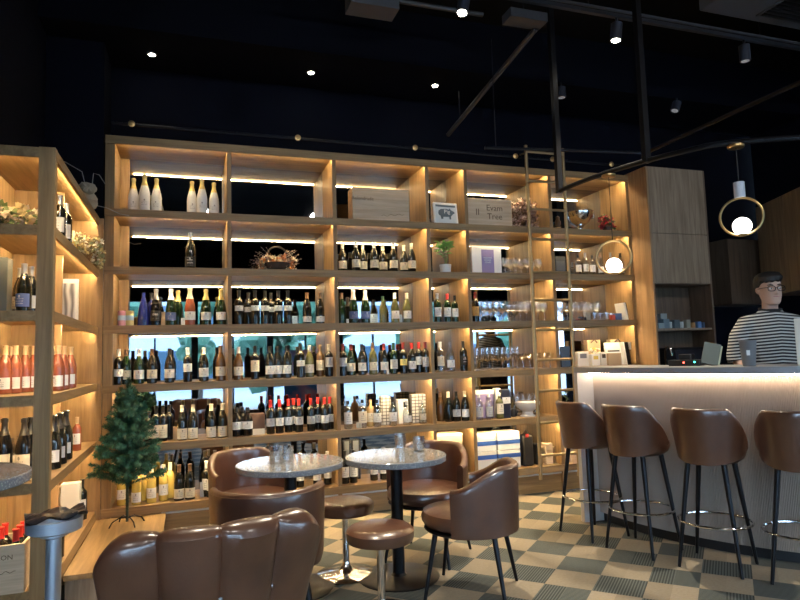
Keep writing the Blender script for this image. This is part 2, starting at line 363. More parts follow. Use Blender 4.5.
PROF = {  # body profile, foil range, label range
 'burg': (P((.030,0),(.0405,.004),(.041,.02),(.041,.145),(.038,.170),(.030,.200),(.019,.228),(.0150,.243),(.0145,.285),(.0160,.287),(.0160,.295)), (.238,.296), (.042,.118), .041),
 'bord': (P((.030,0),(.0365,.004),(.037,.02),(.037,.192),(.034,.208),(.024,.222),(.0155,.232),(.0140,.245),(.0140,.290),(.0155,.292),(.0155,.300)), (.240,.301), (.060,.155), .037),
 'champ': (P((.032,0),(.0435,.005),(.044,.02),(.044,.140),(.041,.170),(.033,.205),(.023,.240),(.0165,.265),(.0155,.295),(.0185,.300),(.0185,.318),(.012,.322)), (.225,.324), (.045,.115), .044),
 'spirit': (P((.030,0),(.0385,.004),(.039,.015),(.039,.165),(.034,.182),(.018,.195),(.0135,.205),(.0135,.232),(.0135,.240)), (.222,.255), (.045,.130), .039),
 'short': (P((.032,0),(.0415,.004),(.042,.015),(.042,.118),(.036,.142),(.020,.168),(.0150,.180),(.0150,.215),(.0150,.222)), (.190,.226), (.038,.098), .042),
 'cone': (P((.038,0),(.050,.004),(.051,.015),(.047,.10),(.036,.17),(.022,.225),(.0150,.250),(.0145,.285),(.0145,.290)), (.262,.294), (.03,.03), .05)}
def prof_r(pr, z):
    for (r0, z0), (r1, z1) in zip(pr, pr[1:]):
        if z0 <= z <= z1: return r0+(r1-r0)*(z-z0)/max(1e-6, z1-z0)
    return pr[-1][0]
def bottle(kind, glassn, foil, lab, loc, label, group, name='wine_bottle', cat='bottle', lr=None, sc=1., rz=0):
    pr, fr, lz, R_ = PROF[kind]; lz = lr or lz
    t = thing(name, loc, label, cat, group, rz); t.scale = (sc, sc, sc)
    cpart(('b', kind), 'glass_body', GL[glassn], lambda b: b.lathe(pr, 20), t)
    if foil != 'none':
        def ff(b):
            z0, z1 = fr[0]*S_, fr[1]*S_; zs = [z0]+[z for r, z in pr if z0 < z < z1]+[z1]
            b.lathe([(prof_r(pr, z)+.0012, z) for z in zs], 16)
        cpart(('f', kind), 'neck_foil' if kind != 'spirit' else 'cap', FO[foil], ff, t)
    if lab != 'none':
        def lf(b):
            zs = [lz[0]*S_, (lz[0]+lz[1])/2*S_, lz[1]*S_]
            b.lathe([(prof_r(pr, z)+.0009, z) for z in zs], 14, a0=-PI/2-1.35, a1=-PI/2+1.35)
        cpart(('l', kind, lz), 'label', LA[lab], lf, t)
    return t
ORD = ['first','second','third','fourth','fifth','sixth','seventh','eighth','ninth','tenth','eleventh','twelfth','thirteenth','fourteenth','fifteenth','sixteenth','seventeenth','eighteenth','nineteenth','twentieth']
ROWN = ['top','second','third','fourth','fifth','bottom']
BAYN = ['corner bay', 'second bay', 'third bay', 'narrow bay', 'ladder bay', 'cabinet bay']
GN = {'dark':'dark','green':'green','olive':'olive green','brown':'brown','blue':'blue','rose':'pink','yellow':'yellow','white':'white','amber':'amber','clear':'clear','black':'black'}
KN = {'burg':'bottle','bord':'straight bottle','champ':'sparkling bottle','spirit':'spirit bottle','short':'squat bottle','cone':'conical bottle'}
def shelf_bottles(bay, row, items):
    items = sorted(items, key=lambda i: i[0]); n = len(items); z = BZ[row+1]
    for k, it in enumerate(items):
        u, kind, g, fo, la = it[:5]; y = it[5] if len(it) > 5 else .10; lr = it[6] if len(it) > 6 else None; sc = it[7] if len(it) > 7 else 1.
        x = xat(u, y, z+.12)
        pos = f'{ORD[k]} from left' if n > 1 else 'lone bottle'
        deco = '' if fo == 'none' else f' with {fo.replace("darkred","dark red")} cap'
        bottle(kind, g, fo, la, (x, y, z), f'{GN[g]} {KN[kind]}{deco}, {pos}, {ROWN[row]} shelf, {BAYN[bay]}', f'bottles on the {ROWN[row]} shelf of the {BAYN[bay]}',
               'wine_bottle' if kind != 'spirit' else 'spirit_bottle', lr=lr, sc=sc, rz=random.uniform(-.12, .12))
W = (.03,.13)
shelf_bottles(0, 0, [(133.5,'champ','white','gold','white',.17), (144.5,'champ','white','gold','white',.10,None,1.06), (156.5,'champ','white','gold','white',.13), (192,'champ','white','gold','white',.15), (202,'champ','white','gold','white',.09,None,1.03), (214,'champ','white','gold','white',.16)])
shelf_bottles(0, 1, [(190.5,'burg','dark','silver','black',.10,(.02,.10),1.12)])
shelf_bottles(2, 1, [(342.5,'burg','dark','cream','cream',.19), (356,'burg','dark','white','cream',.09), (363,'burg','dark','cream','cream',.20), (374.2,'burg','dark','white','cream',.09), (383,'burg','dark','cream','cream',.20), (393.5,'burg','dark','white','cream',.09), (404,'burg','dark','cream','cream',.20), (411.7,'burg','dark','cream','cream',.09)])
shelf_bottles(0, 2, [(143.5,'cone','blue','blue' if False else 'none','none',.12), (151.5,'bord','blue','black','none',.22), (156,'champ','black','silver','black',.10,(.04,.20)), (171,'champ','green','white','blue',.10), (178,'champ','green','gold','none',.22), (190,'champ','rose','cream','white',.09,None,1.04), (206,'champ','green','gold','white',.10), (221,'champ','green','gold','white',.10)])
shelf_bottles(1, 2, [(239,'bord','dark','black','white',.08,(.12,.165),1.03), (248.5,'bord','dark','black','white',.17,(.12,.165)), (255,'bord','dark','black','white',.07,(.12,.165),1.03), (265,'bord','dark','black','white',.08,(.12,.165),1.03), (271,'bord','dark','black','white',.18,(.12,.165)), (278.5,'bord','dark','black','white',.08,(.12,.165),1.03), (288,'bord','dark','black','white',.08,(.12,.165),1.03), (307,'burg','dark','brown','white',.11,(.02,.07)), (320,'burg','dark','brown','white',.11,(.02,.07))])
shelf_bottles(2, 2, [(341.7,'burg','green','brown','none',.12), (353.5,'champ','green','white','blue',.09), (365.5,'champ','green','white','blue',.11), (383,'burg','olive','green','none',.13,None,.9), (395,'burg','olive','white','white',.10), (407,'burg','olive','cream','white',.10)])
shelf_bottles(3, 2, [(437.6,'bord','green','silver','white',.09,None,.97), (447.5,'bord','green','red','white',.12,None,.97), (455,'bord','green','black','white',.09,None,.9)])
shelf_bottles(4, 2, [(475.5,'bord','dark','darkred','amber',.08)])
shelf_bottles(0, 3, [(118.6,'bord','dark','white','white',.09,(.07,.13)), (126,'burg','green','brown','cream',.13), (139,'burg','green','white','white',.10), (152,'burg','dark','brown','cream',.10), (169.5,'burg','dark','black','white',.10), (187.7,'bord','black','white','white',.10,(.09,.16)), (203.8,'burg','dark','white','white',.10), (220.6,'burg','brown','brown','cream',.09,None,1.05)])
shelf_bottles(1, 3, [(238.5,'burg','brown','white','cream',.09), (255,'bord','black','black','cream',.10,(.07,.17)), (270,'burg','dark','black','white',.10), (277.8,'burg','dark','black','white',.12), (286.8,'burg','dark','black','white',.10), (300.5,'bord','dark','black','white',.09,(.10,.15),1.05), (309.5,'burg','olive','white','cream',.12), (320,'bord','brown','brown','cream',.2), (329,'bord','black','cream','grey',.09,(.09,.18))])
shelf_bottles(2, 3, [(343,'bord','dark','darkred','grey',.08,(.09,.17)), (351,'burg','green','darkred','cream',.11), (362,'burg','dark','black','white',.10), (373,'burg','olive','brown','cream',.10,None,1.03), (384,'burg','dark','darkred','white',.10), (393.7,'bord','green','green','grey',.09,(.05,.14)), (403.2,'bord','dark','darkred','yellow',.10,(.08,.14)), (412,'burg','dark','red','white',.11), (419,'bord','dark','red','white',.13,(.08,.16)), (425.5,'bord','dark','darkred','grey',.08)])
shelf_bottles(3, 3, [(440.5,'bord','clear','white','cream',.10), (450.5,'burg','clear','none','white',.10), (463.5,'bord','dark','black','black',.10)])
shelf_bottles(0, 4, [(149,'spirit','black','black','cream',.14,(.03,.15)), (156,'bord','black','black','cream',.11,(.03,.14)), (162.8,'bord','black','black','cream',.10,(.03,.14)), (169,'bord','black','black','none',.2), (182,'burg','dark','cream','cream',.09,(.01,.10)), (193,'burg','dark','cream','cream',.09,(.01,.10)), (211.3,'burg','dark','cream','cream',.09,(.01,.10)), (222.5,'burg','dark','cream','cream',.09,(.01,.10))])
shelf_bottles(1, 4, [(236.5,'short','black','black','white',.10,(.055,.115),1.1), (242,'short','black','black','white',.18,(.055,.115),1.1), (247.5,'short','black','black','white',.10,(.055,.115),1.1), (270.5,'bord','dark','red','grey',.09,(.07,.14)), (279.5,'bord','dark','red','white',.10,(.07,.14)), (288.5,'bord','dark','red','white',.13,(.07,.14)), (293.5,'bord','dark','red','white',.20,(.07,.14)), (299,'bord','dark','red','grey',.09,(.07,.14)), (311,'bord','dark','red','grey',.09,(.07,.14)), (318,'bord','dark','red','white',.17,(.07,.14)), (324.5,'bord','dark','red','white',.09,(.07,.14)), (330,'bord','dark','red','white',.16,(.07,.14))])
shelf_bottles(2, 4, [(348,'spirit','clear','black','white',.09,(.045,.15),1.02), (362.5,'spirit','clear','black','cream',.09,(.045,.15),1.04), (370.5,'spirit','amber','cork','cream',.16,(.045,.13)), (377,'spirit','clear','black','white',.10,(.045,.13)), (392.8,'spirit','clear','black','white',.09,(.045,.13)), (407,'short','clear','silver','white',.09,(.03,.09)), (422.5,'spirit','clear','silver','cream',.09,(.045,.11),.9)])
shelf_bottles(3, 4, [(440.5,'burg','brown','brown','none',.2), (448.5,'burg','dark','cream','none',.11), (456.5,'burg','dark','black','grey',.09,(.05,.12)), (465,'burg','dark','cream','white',.09)])
shelf_bottles(4, 4, [(479,'spirit','clear','white','grey',.08,(.03,.13)), (489,'spirit','clear','white','grey',.08,(.03,.13)), (499.5,'spirit','olive','white','cream',.08,(.05,.15),1.02)])
shelf_bottles(0, 5, [(121.7,'bord','yellow','cream','white',.10,(.05,.13)), (136.5,'bord','yellow','cream','white',.08,(.02,.10)), (143,'bord','yellow','cream','none',.2), (151.5,'bord','yellow','cream','white',.09,(.04,.12),1.03), (163.5,'bord','yellow','cream','white',.12,(.05,.14)), (170,'bord','yellow','cream','none',.2), (179,'burg','dark','brown','cream',.07,(.02,.10)), (190,'burg','dark','brown','cream',.07,(.02,.10)), (206.5,'bord','dark','white','white',.13), (211,'bord','dark','white','white',.08), (217.5,'bord','dark','white','white',.15)])
shelf_bottles(1, 5, [(u,'bord','dark','white' if i%2 else 'black','white',.09+.05*(i%2)) for i, u in enumerate((240,252,264,276,288,300,317,327.5))])
shelf_bottles(2, 5, [(345,'bord','dark','black','white',.10), (353.5,'bord','dark','black','white',.10), (373.8,'bord','dark','black','white',.12), (383.5,'bord','dark','black','white',.12)])

# ---------------------------------------------------------------- glasses and tumblers
def wineprof(h, r):
    return [(.032,0), (.033,.002), (.006,.005), (.0035,.012), (.0035,h*.42), (.010,h*.45), (r*.8,h*.55), (r,h*.70), (r*.93,h*.86), (r*.80,h)]
def flute(h, r): return [(.028,0), (.028,.002), (.004,.006), (.0035,h*.35), (.010,h*.40), (r,h*.60), (r*.95,h*.85), (r*.85,h)]
def coupe(h, r): return [(.032,0), (.032,.002), (.005,.006), (.0035,h*.55), (.012,h*.58), (r*.7,h*.72), (r,h)]
def glassware(bay, row, kind, us, ys, h, r, nm, gname):
    z = BZ[row+1]; pr = {'w': wineprof, 'f': flute, 'c': coupe}[kind](h, r)
    for k, u in enumerate(us):
        y = ys[k % len(ys)]; x = xat(u, y, z+h*.6)
        o = cpart(('g', kind, h, r), nm, clear, lambda b: b.lathe(pr, 16, capt=False)); o.location = (x, y, z)
        tag(o, f'clear {gname}, {ORD[k]} of its kind from left, {ROWN[row]} shelf, {BAYN[bay]}', 'glass', f'{gname}s on the {ROWN[row]} shelf, {BAYN[bay]}')
glassware(4, 1, 'w', (505,510,516,521,527,533,539), (.10,.20), .17, .038, 'wine_glass', 'upright wine glass')
glassware(4, 2, 'w', (484,490,496,502,508,514,520,526,532,538,544), (.09,.20), .205, .043, 'wine_glass', 'large wine glass')
glassware(5, 2, 'w', (561,567,573,579,585,591,597), (.09,.20), .20, .043, 'wine_glass', 'large wine glass')
glassware(4, 3, 'f', (477,482,487,492,497,502,507,512,517), (.08,.18), .22, .026, 'champagne_flute', 'champagne flute')
glassware(4, 3, 'c', (523,530,537,544,550), (.09,.17), .15, .048, 'coupe_glass', 'wide coupe glass')
glassware(4, 4, 'w', (517,523,529,535), (.26,.30), .21, .036, 'wine_glass', 'tall wine glass')
tumb = [(.034,0), (.036,.004), (.038,.09), (.036,.09), (.033,.012), (.0,.012)]
crys = glass('crystal_glass', (.92,.94,.95), .9, .36)
def tumbler(loc, label, sc=1., cat='glass'):
    t = thing('tumbler', loc, label, cat); t.scale = (sc,)*3
    cpart(('tum',), 'cup', crys, lambda b: b.lathe(tumb, 18, capt=False), t)
    def facets(b):
        for ring in range(3):
            for i in range(12):
                a = 2*PI*(i+.5*(ring%2))/12; z = .022+ring*.022
                p = Vector((.0375*math.cos(a), .0375*math.sin(a), z)); tt = Vector((-math.sin(a), math.cos(a), 0)); n = Vector((math.cos(a), math.sin(a), 0))
                b.add([p-tt*.007, p-Vector((0,0,.010)), p+tt*.007, p+Vector((0,0,.010)), p+n*.003], [(0,1,4), (1,2,4), (2,3,4), (3,0,4)])
    cpart(('tumf',), 'cut_pattern', crys, facets, t, smooth=False); return t
for k, (u, y) in enumerate(((594,.08), (600,.17), (606,.09), (611,.18))):
    z = BZ[3]; tumbler((xat(u, y, z+.04), y, z), f'small clear tumbler, {ORD[k]} of four beside the wine glasses near the cabinet', .9)
for k, (u, y) in enumerate(((560,.09), (566,.16), (572,.09))):
    z = BZ[5]; tumbler((xat(u, y, z+.04), y, z), f'clear tumbler, {ORD[k]} of three on the low shelf beyond the ladder', .9)
for k, (u, y, kd, fo) in enumerate(((578,.10,'spirit','black'), (585.5,.16,'bord','silver'), (592,.09,'spirit','black'), (600.5,.12,'burg','brown'), (610.7,.10,'bord','silver'), (620.5,.10,'burg','black'), (628,.13,'spirit','black'))):
    z = BZ[2]; bottle(kd, 'clear', fo, 'white', (xat(u, y, z+.12), y, z), f'clear {KN[kd]} with {fo} cap, {ORD[k]} of seven on the second shelf beside the cabinet', 'clear bottles on the second shelf', 'spirit_bottle', sc=.88)

# ---------------------------------------------------------------- other things on the shelves
ink = mat('ink', (.16,.10,.06), .7); inkb = mat('ink_black', (.02,.02,.02), .6)
def sbox(name, row, u0, u1, y, h, d, m, label, cat, group=None, bev=.003, tilt=0):
    z = BZ[row+1]; x0, x1 = xat(u0, y, z+h/2), xat(u1, y, z+h/2)
    t = thing(name, ((x0+x1)/2, y+d/2, z+.001), label, cat, group)
    o = MB().b2((-(x1-x0)/2, -d/2, 0), ((x1-x0)/2, d/2, h)).build('body', m, t, bev=bev); o.rotation_euler = (tilt, 0, 0)
    if tilt: o.location = (0, 0, abs(math.sin(tilt))*d/2)
    return t, x1-x0, d
t, w, d = sbox('wooden_wine_case', 0, 352.5, 409, .03, .31, .17, crate, 'pale wooden wine case lying on the top shelf of the third bay', 'box')
text('lettering', 'Belondrade', .045, ink, t, (-w*.32, -d/2-.001, .205), FRONT)
MB().tube([(-w*.0+i*.02, -d/2-.001, .05+.008*math.sin(i*1.7)+.002*i) for i in range(12)], .0016, 5).build('signature', ink, t)
for zz in (.10, .20): MB().b2((-w/2+.002, -d/2-.0012, zz), (w/2-.002, -d/2-.0002, zz+.0025)).build('plank_line', mat('seam', (.45,.33,.22), .8), t)
t, w, d = sbox('wooden_wine_case', 0, 467.5, 512, .03, .27, .16, crate, 'pale wooden wine case with stacked lettering on the top shelf behind the ladder', 'box')
text('lettering', 'Evam\nTree', .085, ink, t, (.05, -d/2-.001, .135), FRONT); text('lettering', 'II', .09, ink, t, (-w*.28, -d/2-.001, .13), FRONT)
# framed pig print
z = BZ[1]; x = xat(446.5, .06, z+.12)
t = thing('framed_pig_print', (x, .06, z), 'small white framed print of a grey pig in the narrow bay', 'picture', az=-.08)
MB().b2((-.115,0,0), (.115,.018,.20)).build('frame', white, t, bev=.002).rotation_euler = (-.12, 0, 0)
t.scale = (1.12,)*3
bk = MB().b2((-.100,-.002,.018), (.100,.0,.182)).build('print', mat('print_paper', (.62,.68,.70), .6), t); bk.rotation_euler = (-.12, 0, 0)
pgm = mat('pig_grey', (.10,.14,.17), .6)
pg = MB(); pts = []
out = [(-.075,.10),(-.070,.125),(-.045,.140),(0,.143),(.030,.138),(.040,.150),(.048,.136),(.062,.128),(.083,.118),(.083,.105),(.068,.098),(.055,.085),(.045,.075),(.045,.050),(.030,.050),(.028,.072),(-.030,.070),(-.032,.050),(-.050,.050),(-.054,.078),(-.068,.085)]
pg.add([(a, -.004, c) for a, c in out]+[(a, -.002, c) for a, c in out], [tuple(range(len(out)))]+[(i, (i+1) % len(out), len(out)+(i+1) % len(out), len(out)+i) for i in range(len(out))])
o = pg.build('pig_shape', pgm, t); o.rotation_euler = (-.12, 0, 0)
o = MB().b2((-.095,-.0035,.160), (.095,-.002,.178)).build('print_band', pgm, t); o.rotation_euler = (-.12, 0, 0)
o = text('lettering', 'Pig', .05, white, t, (-.005, -.0185, .108), (PI/2-.12, 0, 0))
def flowers(name, loc, label, cols, n, r, h, stem, seed, petal=.014, spread=1.):
    rnd = random.Random(seed); t = thing(name, loc, label, 'flowers')
    st = MB(); groups = [MB() for _ in cols]
    for i in range(n):
        a = rnd.uniform(0, 2*PI); q = rnd.random()**.6*r; zz = h*(rnd.uniform(.25, 1.)-(q/r)**2*.25)
        p = Vector((q*math.cos(a)*spread, q*math.sin(a)*.55, zz)); st.tube([(0,0,.0), p*.5+Vector((0,0,.02)), p], .0014, 4)
        g = groups[i % len(cols)]
        for k in range(6):
            dv = Vector((rnd.gauss(0,1), rnd.gauss(0,1), rnd.gauss(0,1))).normalized(); e = dv.orthogonal().normalized()*petal*.5
            g.add([p, p+dv*petal*.6+e, p+dv*petal*1.3, p+dv*petal*.6-e], [(0,1,2,3)])
    st.build('stems', stem, t)
    for g, c in zip(groups, cols): g.build('blossoms', c, t)
    return t
dst = mat('dry_stem', (.20,.13,.07), .9)
pal = lambda n, c=(.5,.5,.5): mat(n, c, .8)
z = BZ[1]; flowers('dried_flower_bunch', (xat(525, .12, z+.1), .12, z), 'bunch of dusty pink dried flowers on the top shelf behind the ladder', [pal('dusty_pink',(.42,.27,.23)), pal('dried_brown',(.20,.11,.08)), pal('pale_dry',(.55,.42,.36))], 150, .14, .33, dst, 3, .028)
# silver bowl
bw = thing('champagne_bowl', (xat(580, .14, z+.1), .14, z), 'large polished silver bowl on a foot, top shelf near the cabinet', 'bowl')
MB().lathe([(.055,0), (.06,.006), (.03,.03), (.022,.055), (.05,.075), (.10,.11), (.135,.17), (.142,.205), (.148,.208), (.138,.205), (.125,.17), (.09,.118), (0,.09)], 32).build('bowl_body', chrome, bw, True)
for s_ in (-1, 1): MB().tube([(s_*.135,0,.15), (s_*.175,0,.16), (s_*.175,0,.195), (s_*.142,0,.195)], .005, 6).build('handle', chrome, bw, True)
t = flowers('red_berry_plant', (xat(607, .12, z+.08), .12, z), 'red berry plant with green leaves, top shelf near the cabinet', [pal('berry_red',(.42,.03,.05)), pal('leaf_green',(.05,.12,.05)), pal('berry_dark',(.22,.02,.04))], 90, .10, .20, dst, 5, .022)
MB().lathe([(.035,0),(.045,.01),(.05,.06),(.046,.06),(.04,.02),(0,.02)], 16).build('pot', mat('dark_pot', (.06,.04,.03), .6), t, True)
bb = thing('gilded_figurine', (xat(558, .1, z+.05), .1, z), 'small dark figurine with gold leaf beside the silver bowl', 'figurine')
MB().lathe([(.02,0),(.03,.01),(.022,.05),(.03,.09),(.018,.12),(.02,.14),(0,.155)], 14).build('body', mat('dark_bronze', (.08,.05,.03), .4, .5), bb, True); MB().lathe([(.031,.012),(.026,.03)], 14).build('band', brass, bb, True)
# dried arrangement in ring basket
z = BZ[2]; bx = xat(277, .13, z+.1)
t = flowers('dried_flower_basket', (bx, .13, z), 'dried orange and cream flowers in a dark ring basket, second bay', [pal('dry_orange',(.60,.24,.07)), pal('dry_cream',(.58,.48,.34)), pal('dry_rust',(.34,.13,.06)), pal('dry_straw',(.45,.36,.24))], 130, .15, .15, dst, 8, .024, 1.1)
MB().lathe([(.06,0),(.10,.02),(.115,.07),(.108,.07),(.09,.03),(0,.025)], 20).build('basket', mat('dark_wicker', (.03,.022,.02), .8), t, True)
MB().tube([(.10*math.cos(a), 0, .10+.12*math.sin(a)) for a in [PI*i/14 for i in range(15)]], .009, 8).build('handle_ring', mat('dark_wicker'), t, True)
sp = MB(); rnd = random.Random(4)
for i in range(46):
    s_ = -1 if i % 2 else 1; a = rnd.uniform(.0, 1.1); l = rnd.uniform(.14, .25); e = Vector((s_*l*math.cos(a), rnd.uniform(-.06,.06), .06+l*math.sin(a)*.8))
    sp.tube([(0,0,.05), e*.6+Vector((0,0,.03)), e], [.002,.0015,.001], 4)
    for k in range(5):
        p = e*(.6+.09*k); dv = Vector((rnd.gauss(0,1), rnd.gauss(0,1), rnd.gauss(0,1))).normalized()*.015; sp.add([p, p+dv, p+dv.orthogonal().normalized()*.008], [(0,1,2)])
sp.build('grass_sprays', pal('dry_mauve',(.38,.28,.24)), t)
# potted plant
x = xat(445.5, .09, z+.05)
t = thing('potted_plant', (x, .09, z), 'small leafy plant in a white pot in the narrow bay', 'plant')
MB().lathe([(.036,0),(.042,.004),(.048,.07),(.044,.07),(.040,.05),(0,.05)], 20).build('pot', white, t, True)
st = MB(); lf = MB(); rnd = random.Random(6)
for i in range(9):
    a = rnd.uniform(0, 2*PI); e = Vector((.03*math.cos(a), .03*math.sin(a), rnd.uniform(.17, .24))); st.tube([(0,0,.05), e*.5+Vector((.01,0,.02)), e], .0018, 5)
    for k in range(9):
        a2 = rnd.uniform(0, 2*PI); dv = Vector((math.cos(a2), math.sin(a2)*.8, rnd.uniform(-.35,.5)))*rnd.uniform(.045,.075); sd = dv.cross(Vector((0,0,1))).normalized()*.013
        p = e+Vector((rnd.uniform(-.015,.015), 0, rnd.uniform(-.03,.02))); lf.add([p, p+dv*.5+sd+Vector((0,0,.008)), p+dv, p+dv*.5-sd+Vector((0,0,.008))], [(0,1,2,3)])
t.scale = (1.2,)*3; st.build('stems', mat('green_stem', (.12,.2,.06), .7), t); lf.build('leaves', mat('plant_leaf', (.24,.50,.15), .5), t)
# purple book box
pur = mat('purple_print', (.27,.22,.44), .5)
t, w, d = sbox('gift_box', 1, 472, 501.5, .05, .265, .08, white, 'white gift box with a purple panel on the second shelf behind the ladder', 'box')
MB().b2((-w*.18, -d/2-.0015, .004), (w*.24, -d/2, .235)).build('purple_panel', pur, t)
text('lettering', 'MADAME\nROUGE\nCUVEE', .022, white, t, (w*.03, -d/2-.002, .13), FRONT)
t, w, d = sbox('speaker_box', 1, 555.5, 566, .12, .20, .10, mat('charcoal', (.03,.035,.04), .6), 'charcoal grey box standing on the second shelf beyond the ladder', 'box')
MB().b2((-w*.4, -d/2-.001, .02), (w*.4, -d/2, .15)).build('front_panel', mat('charcoal2', (.06,.07,.08), .4), t)
# jars
for u, c, nm in ((121.8, (.62,.30,.38), 'pink'), (129.8, (.72,.58,.25), 'yellow')):
    z = BZ[3]; t = thing('candle_jar', (xat(u, .08, z+.05), .08, z), f'{nm} candle jar with a pale blue label, third shelf beside the corner', 'jar', 'candle jars')
    MB().lathe([(.028,0),(.031,.003),(.031,.105),(.027,.112)], 18).build('jar_body', mat('jar_'+nm, c, .3), t, True)
    MB().lathe([(.0318,.045),(.0318,.085)], 18, a0=-PI/2-1.4, a1=-PI/2+1.4).build('label', mat('label_paleblue', (.45,.62,.75), .6), t, True)
    MB().lathe([(.0315,.105),(.0315,.122),(.02,.124)], 18).build('lid', mat('jar_lid_'+nm, tuple(min(1, k*1.15) for k in c), .4), t, True)
def card(u, y, row, w, h, m, label, name='price_card', cat='card', tilt=-.1):
    z = BZ[row+1]; o = MB().b2((-w/2, 0, 0), (w/2, .004, h)).build(name, m); o.location = (xat(u, y, z+h/2), y, z+.001); o.rotation_euler = (tilt, 0, 0); return tag(o, label, cat)
pb = label_mat('card_paleblue', (.50,.64,.72)); wc = label_mat('card_white', (.75,.75,.73)); kraft = mat('kraft', (.50,.36,.22), .8)
card(163, .09, 2, .034, .115, kraft, 'narrow brown card between bottles on third shelf, bay beside the corner')
card(183, .07, 2, .030, .06, wc, 'small white card between green and pink bottles, third shelf'); card(295, .07, 2, .045, .07, pb, 'small pale blue card on the third shelf of the second bay')
card(347.7, .06, 2, .022, .04, wc, 'tiny white card beside the sparkling bottles, third bay'); card(374, .14, 2, .08, .09, pb, 'wide pale blue card behind bottles, third shelf of the third bay')
card(401, .13, 2, .025, .08, pb, 'slim blue card between two white capped bottles, third bay'); card(388, .05, 3, .022, .045, wc, 'tiny white card at the fourth shelf edge, third bay')
card(257, .09, 4, .13, .05, cream, 'cream card lying against a brown box, fifth shelf, second bay'); card(359, .08, 4, .05, .05, cream, 'small cream card between clear spirits, fifth shelf, third bay')
card(202, .1, 5, .03, .12, mat('glass_card', (.35,.37,.38), .2), 'grey card beside white capped bottles on the bottom shelf')
t, w, d = sbox('wooden_gift_box', 4, 251, 265, .16, .17, .12, mat('box_brown', (.10,.055,.035), .5), 'dark brown gift box on the fifth shelf of the second bay', 'box')
t, w, d = sbox('wooden_gift_box', 4, 173, 178, .14, .10, .08, kraft, 'small tan box behind the bottles on the fifth shelf beside the corner', 'box')
# gift tubes and boxes, third bay fifth row
gm = mat('grid_print', (.72,.70,.64), .5); N2, L2, b3 = nodes(gm); tcn = N2.new('ShaderNodeTexCoord'); bt = N2.new('ShaderNodeTexBrick'); bt.inputs['Scale'].default_value = 1.; bt.inputs['Brick Width'].default_value = .036; bt.inputs['Row Height'].default_value = .03; bt.inputs['Mortar Size'].default_value = .0035; bt.offset = 0
bt.inputs['Color1'].default_value = (.74,.72,.66,1); bt.inputs['Color2'].default_value = (.62,.60,.55,1); bt.inputs['Mortar'].default_value = (.12,.11,.10,1)
cx = N2.new('ShaderNodeSeparateXYZ'); cc = N2.new('ShaderNodeCombineXYZ'); L2.new(tcn.outputs['Object'], cx.inputs[0]); L2.new(cx.outputs['X'], cc.inputs[0]); L2.new(cx.outputs['Z'], cc.inputs[1]); L2.new(cc.outputs[0], bt.inputs['Vector']); L2.new(bt.outputs['Color'], b3.inputs['Base Color'])
for u0, u1, lab in ((381.5,391,'black and white grid printed gift box, fifth shelf, beside the amber bottle'), (412,426,'wider grid printed gift box at the end of the third bay')):
    sbox('gift_box', 4, u0, u1, .17, .265, .08, gm, lab, 'box')
t, w, d = sbox('gift_box', 4, 398.5, 408.5, .19, .225, .08, white, 'white gift box with a black square behind clear spirits', 'box')
MB().b2((.0, -d/2-.001, .15), (w*.35, -d/2, .20)).build('black_square', blackp, t)
# fifth row ladder bay
t, w, d = sbox('gift_box', 4, 476, 494, .17, .27, .08, pur, 'purple gift box behind clear bottles, fifth shelf behind the ladder', 'box')
MB().b2((-w/2-.001, -d/2-.002, .235), (w/2+.001, d/2, .272)).build('white_lid', white, t); MB().b2((w*.05, -d/2-.003, .17), (w*.2, -d/2, .215)).build('emblem', mat('deep_purple', (.06,.05,.14), .5), t)
text('lettering', 'MADAME', .018, white, t, (0, -d/2-.002, .145), FRONT)
t, w, d = sbox('gift_box', 4, 496.3, 501, .17, .285, .07, white, 'tall slim white gift box next to the purple one', 'box')
t, w, d = sbox('gift_box', 4, 502.5, 510.5, .07, .275, .07, mat('navy_box', (.012,.016,.035), .4), 'tall black gift box with a white square label behind the ladder', 'box')
MB().b2((-w/2, -d/2-.0015, .14), (w/2, -d/2, .20)).build('white_label', wc, t)
z = BZ[5]; t = thing('white_goblet', (xat(527.5, .12, z+.08), .12, z), 'large white footed ice bowl on the fifth shelf by the ladder', 'bowl')
MB().lathe([(.07,0),(.075,.006),(.055,.02),(.05,.05),(.085,.075),(.118,.11),(.125,.14),(.119,.14),(.10,.105),(.0,.085)], 28).build('bowl_body', white, t, True)
z = BZ[5]; t = thing('white_vase', (xat(513.5, .16, z+.05), .16, z), 'small dark kettle beside the white footed bowl', 'kettle')
MB().lathe([(.02,0),(.035,.01),(.036,.05),(.02,.08),(.012,.085)], 16).build('body', blackp, t, True); MB().tube([(.034,0,.03),(.05,0,.045),(.034,0,.06)], .004, 6).build('handle', blackp, t, True)
t.name = 'small_kettle'
z = BZ[5]; t = thing('flower_vase', (xat(566, .22, z+.1), .22, z), 'dark leafy stems in a white jar beside the bar end', 'plant')
MB().lathe([(.025,0),(.03,.005),(.032,.09),(.025,.1)], 16).build('jar', white, t, True)
lf = MB(); rnd = random.Random(16)
for i in range(40):
    a = rnd.uniform(0, 2*PI); p = Vector((rnd.uniform(-.04,.04), rnd.uniform(-.04,.04), .11+rnd.uniform(0,.13))); dv = Vector((math.cos(a), math.sin(a), rnd.uniform(-.2,.8)))*.035; lf.add([p, p+dv*.5+Vector((0,0,.01)), p+dv, p+dv*.5-dv.orthogonal().normalized()*.01], [(0,1,2,3)])
lf.build('leaves', mat('dark_leaf', (.03,.05,.03), .6), t)
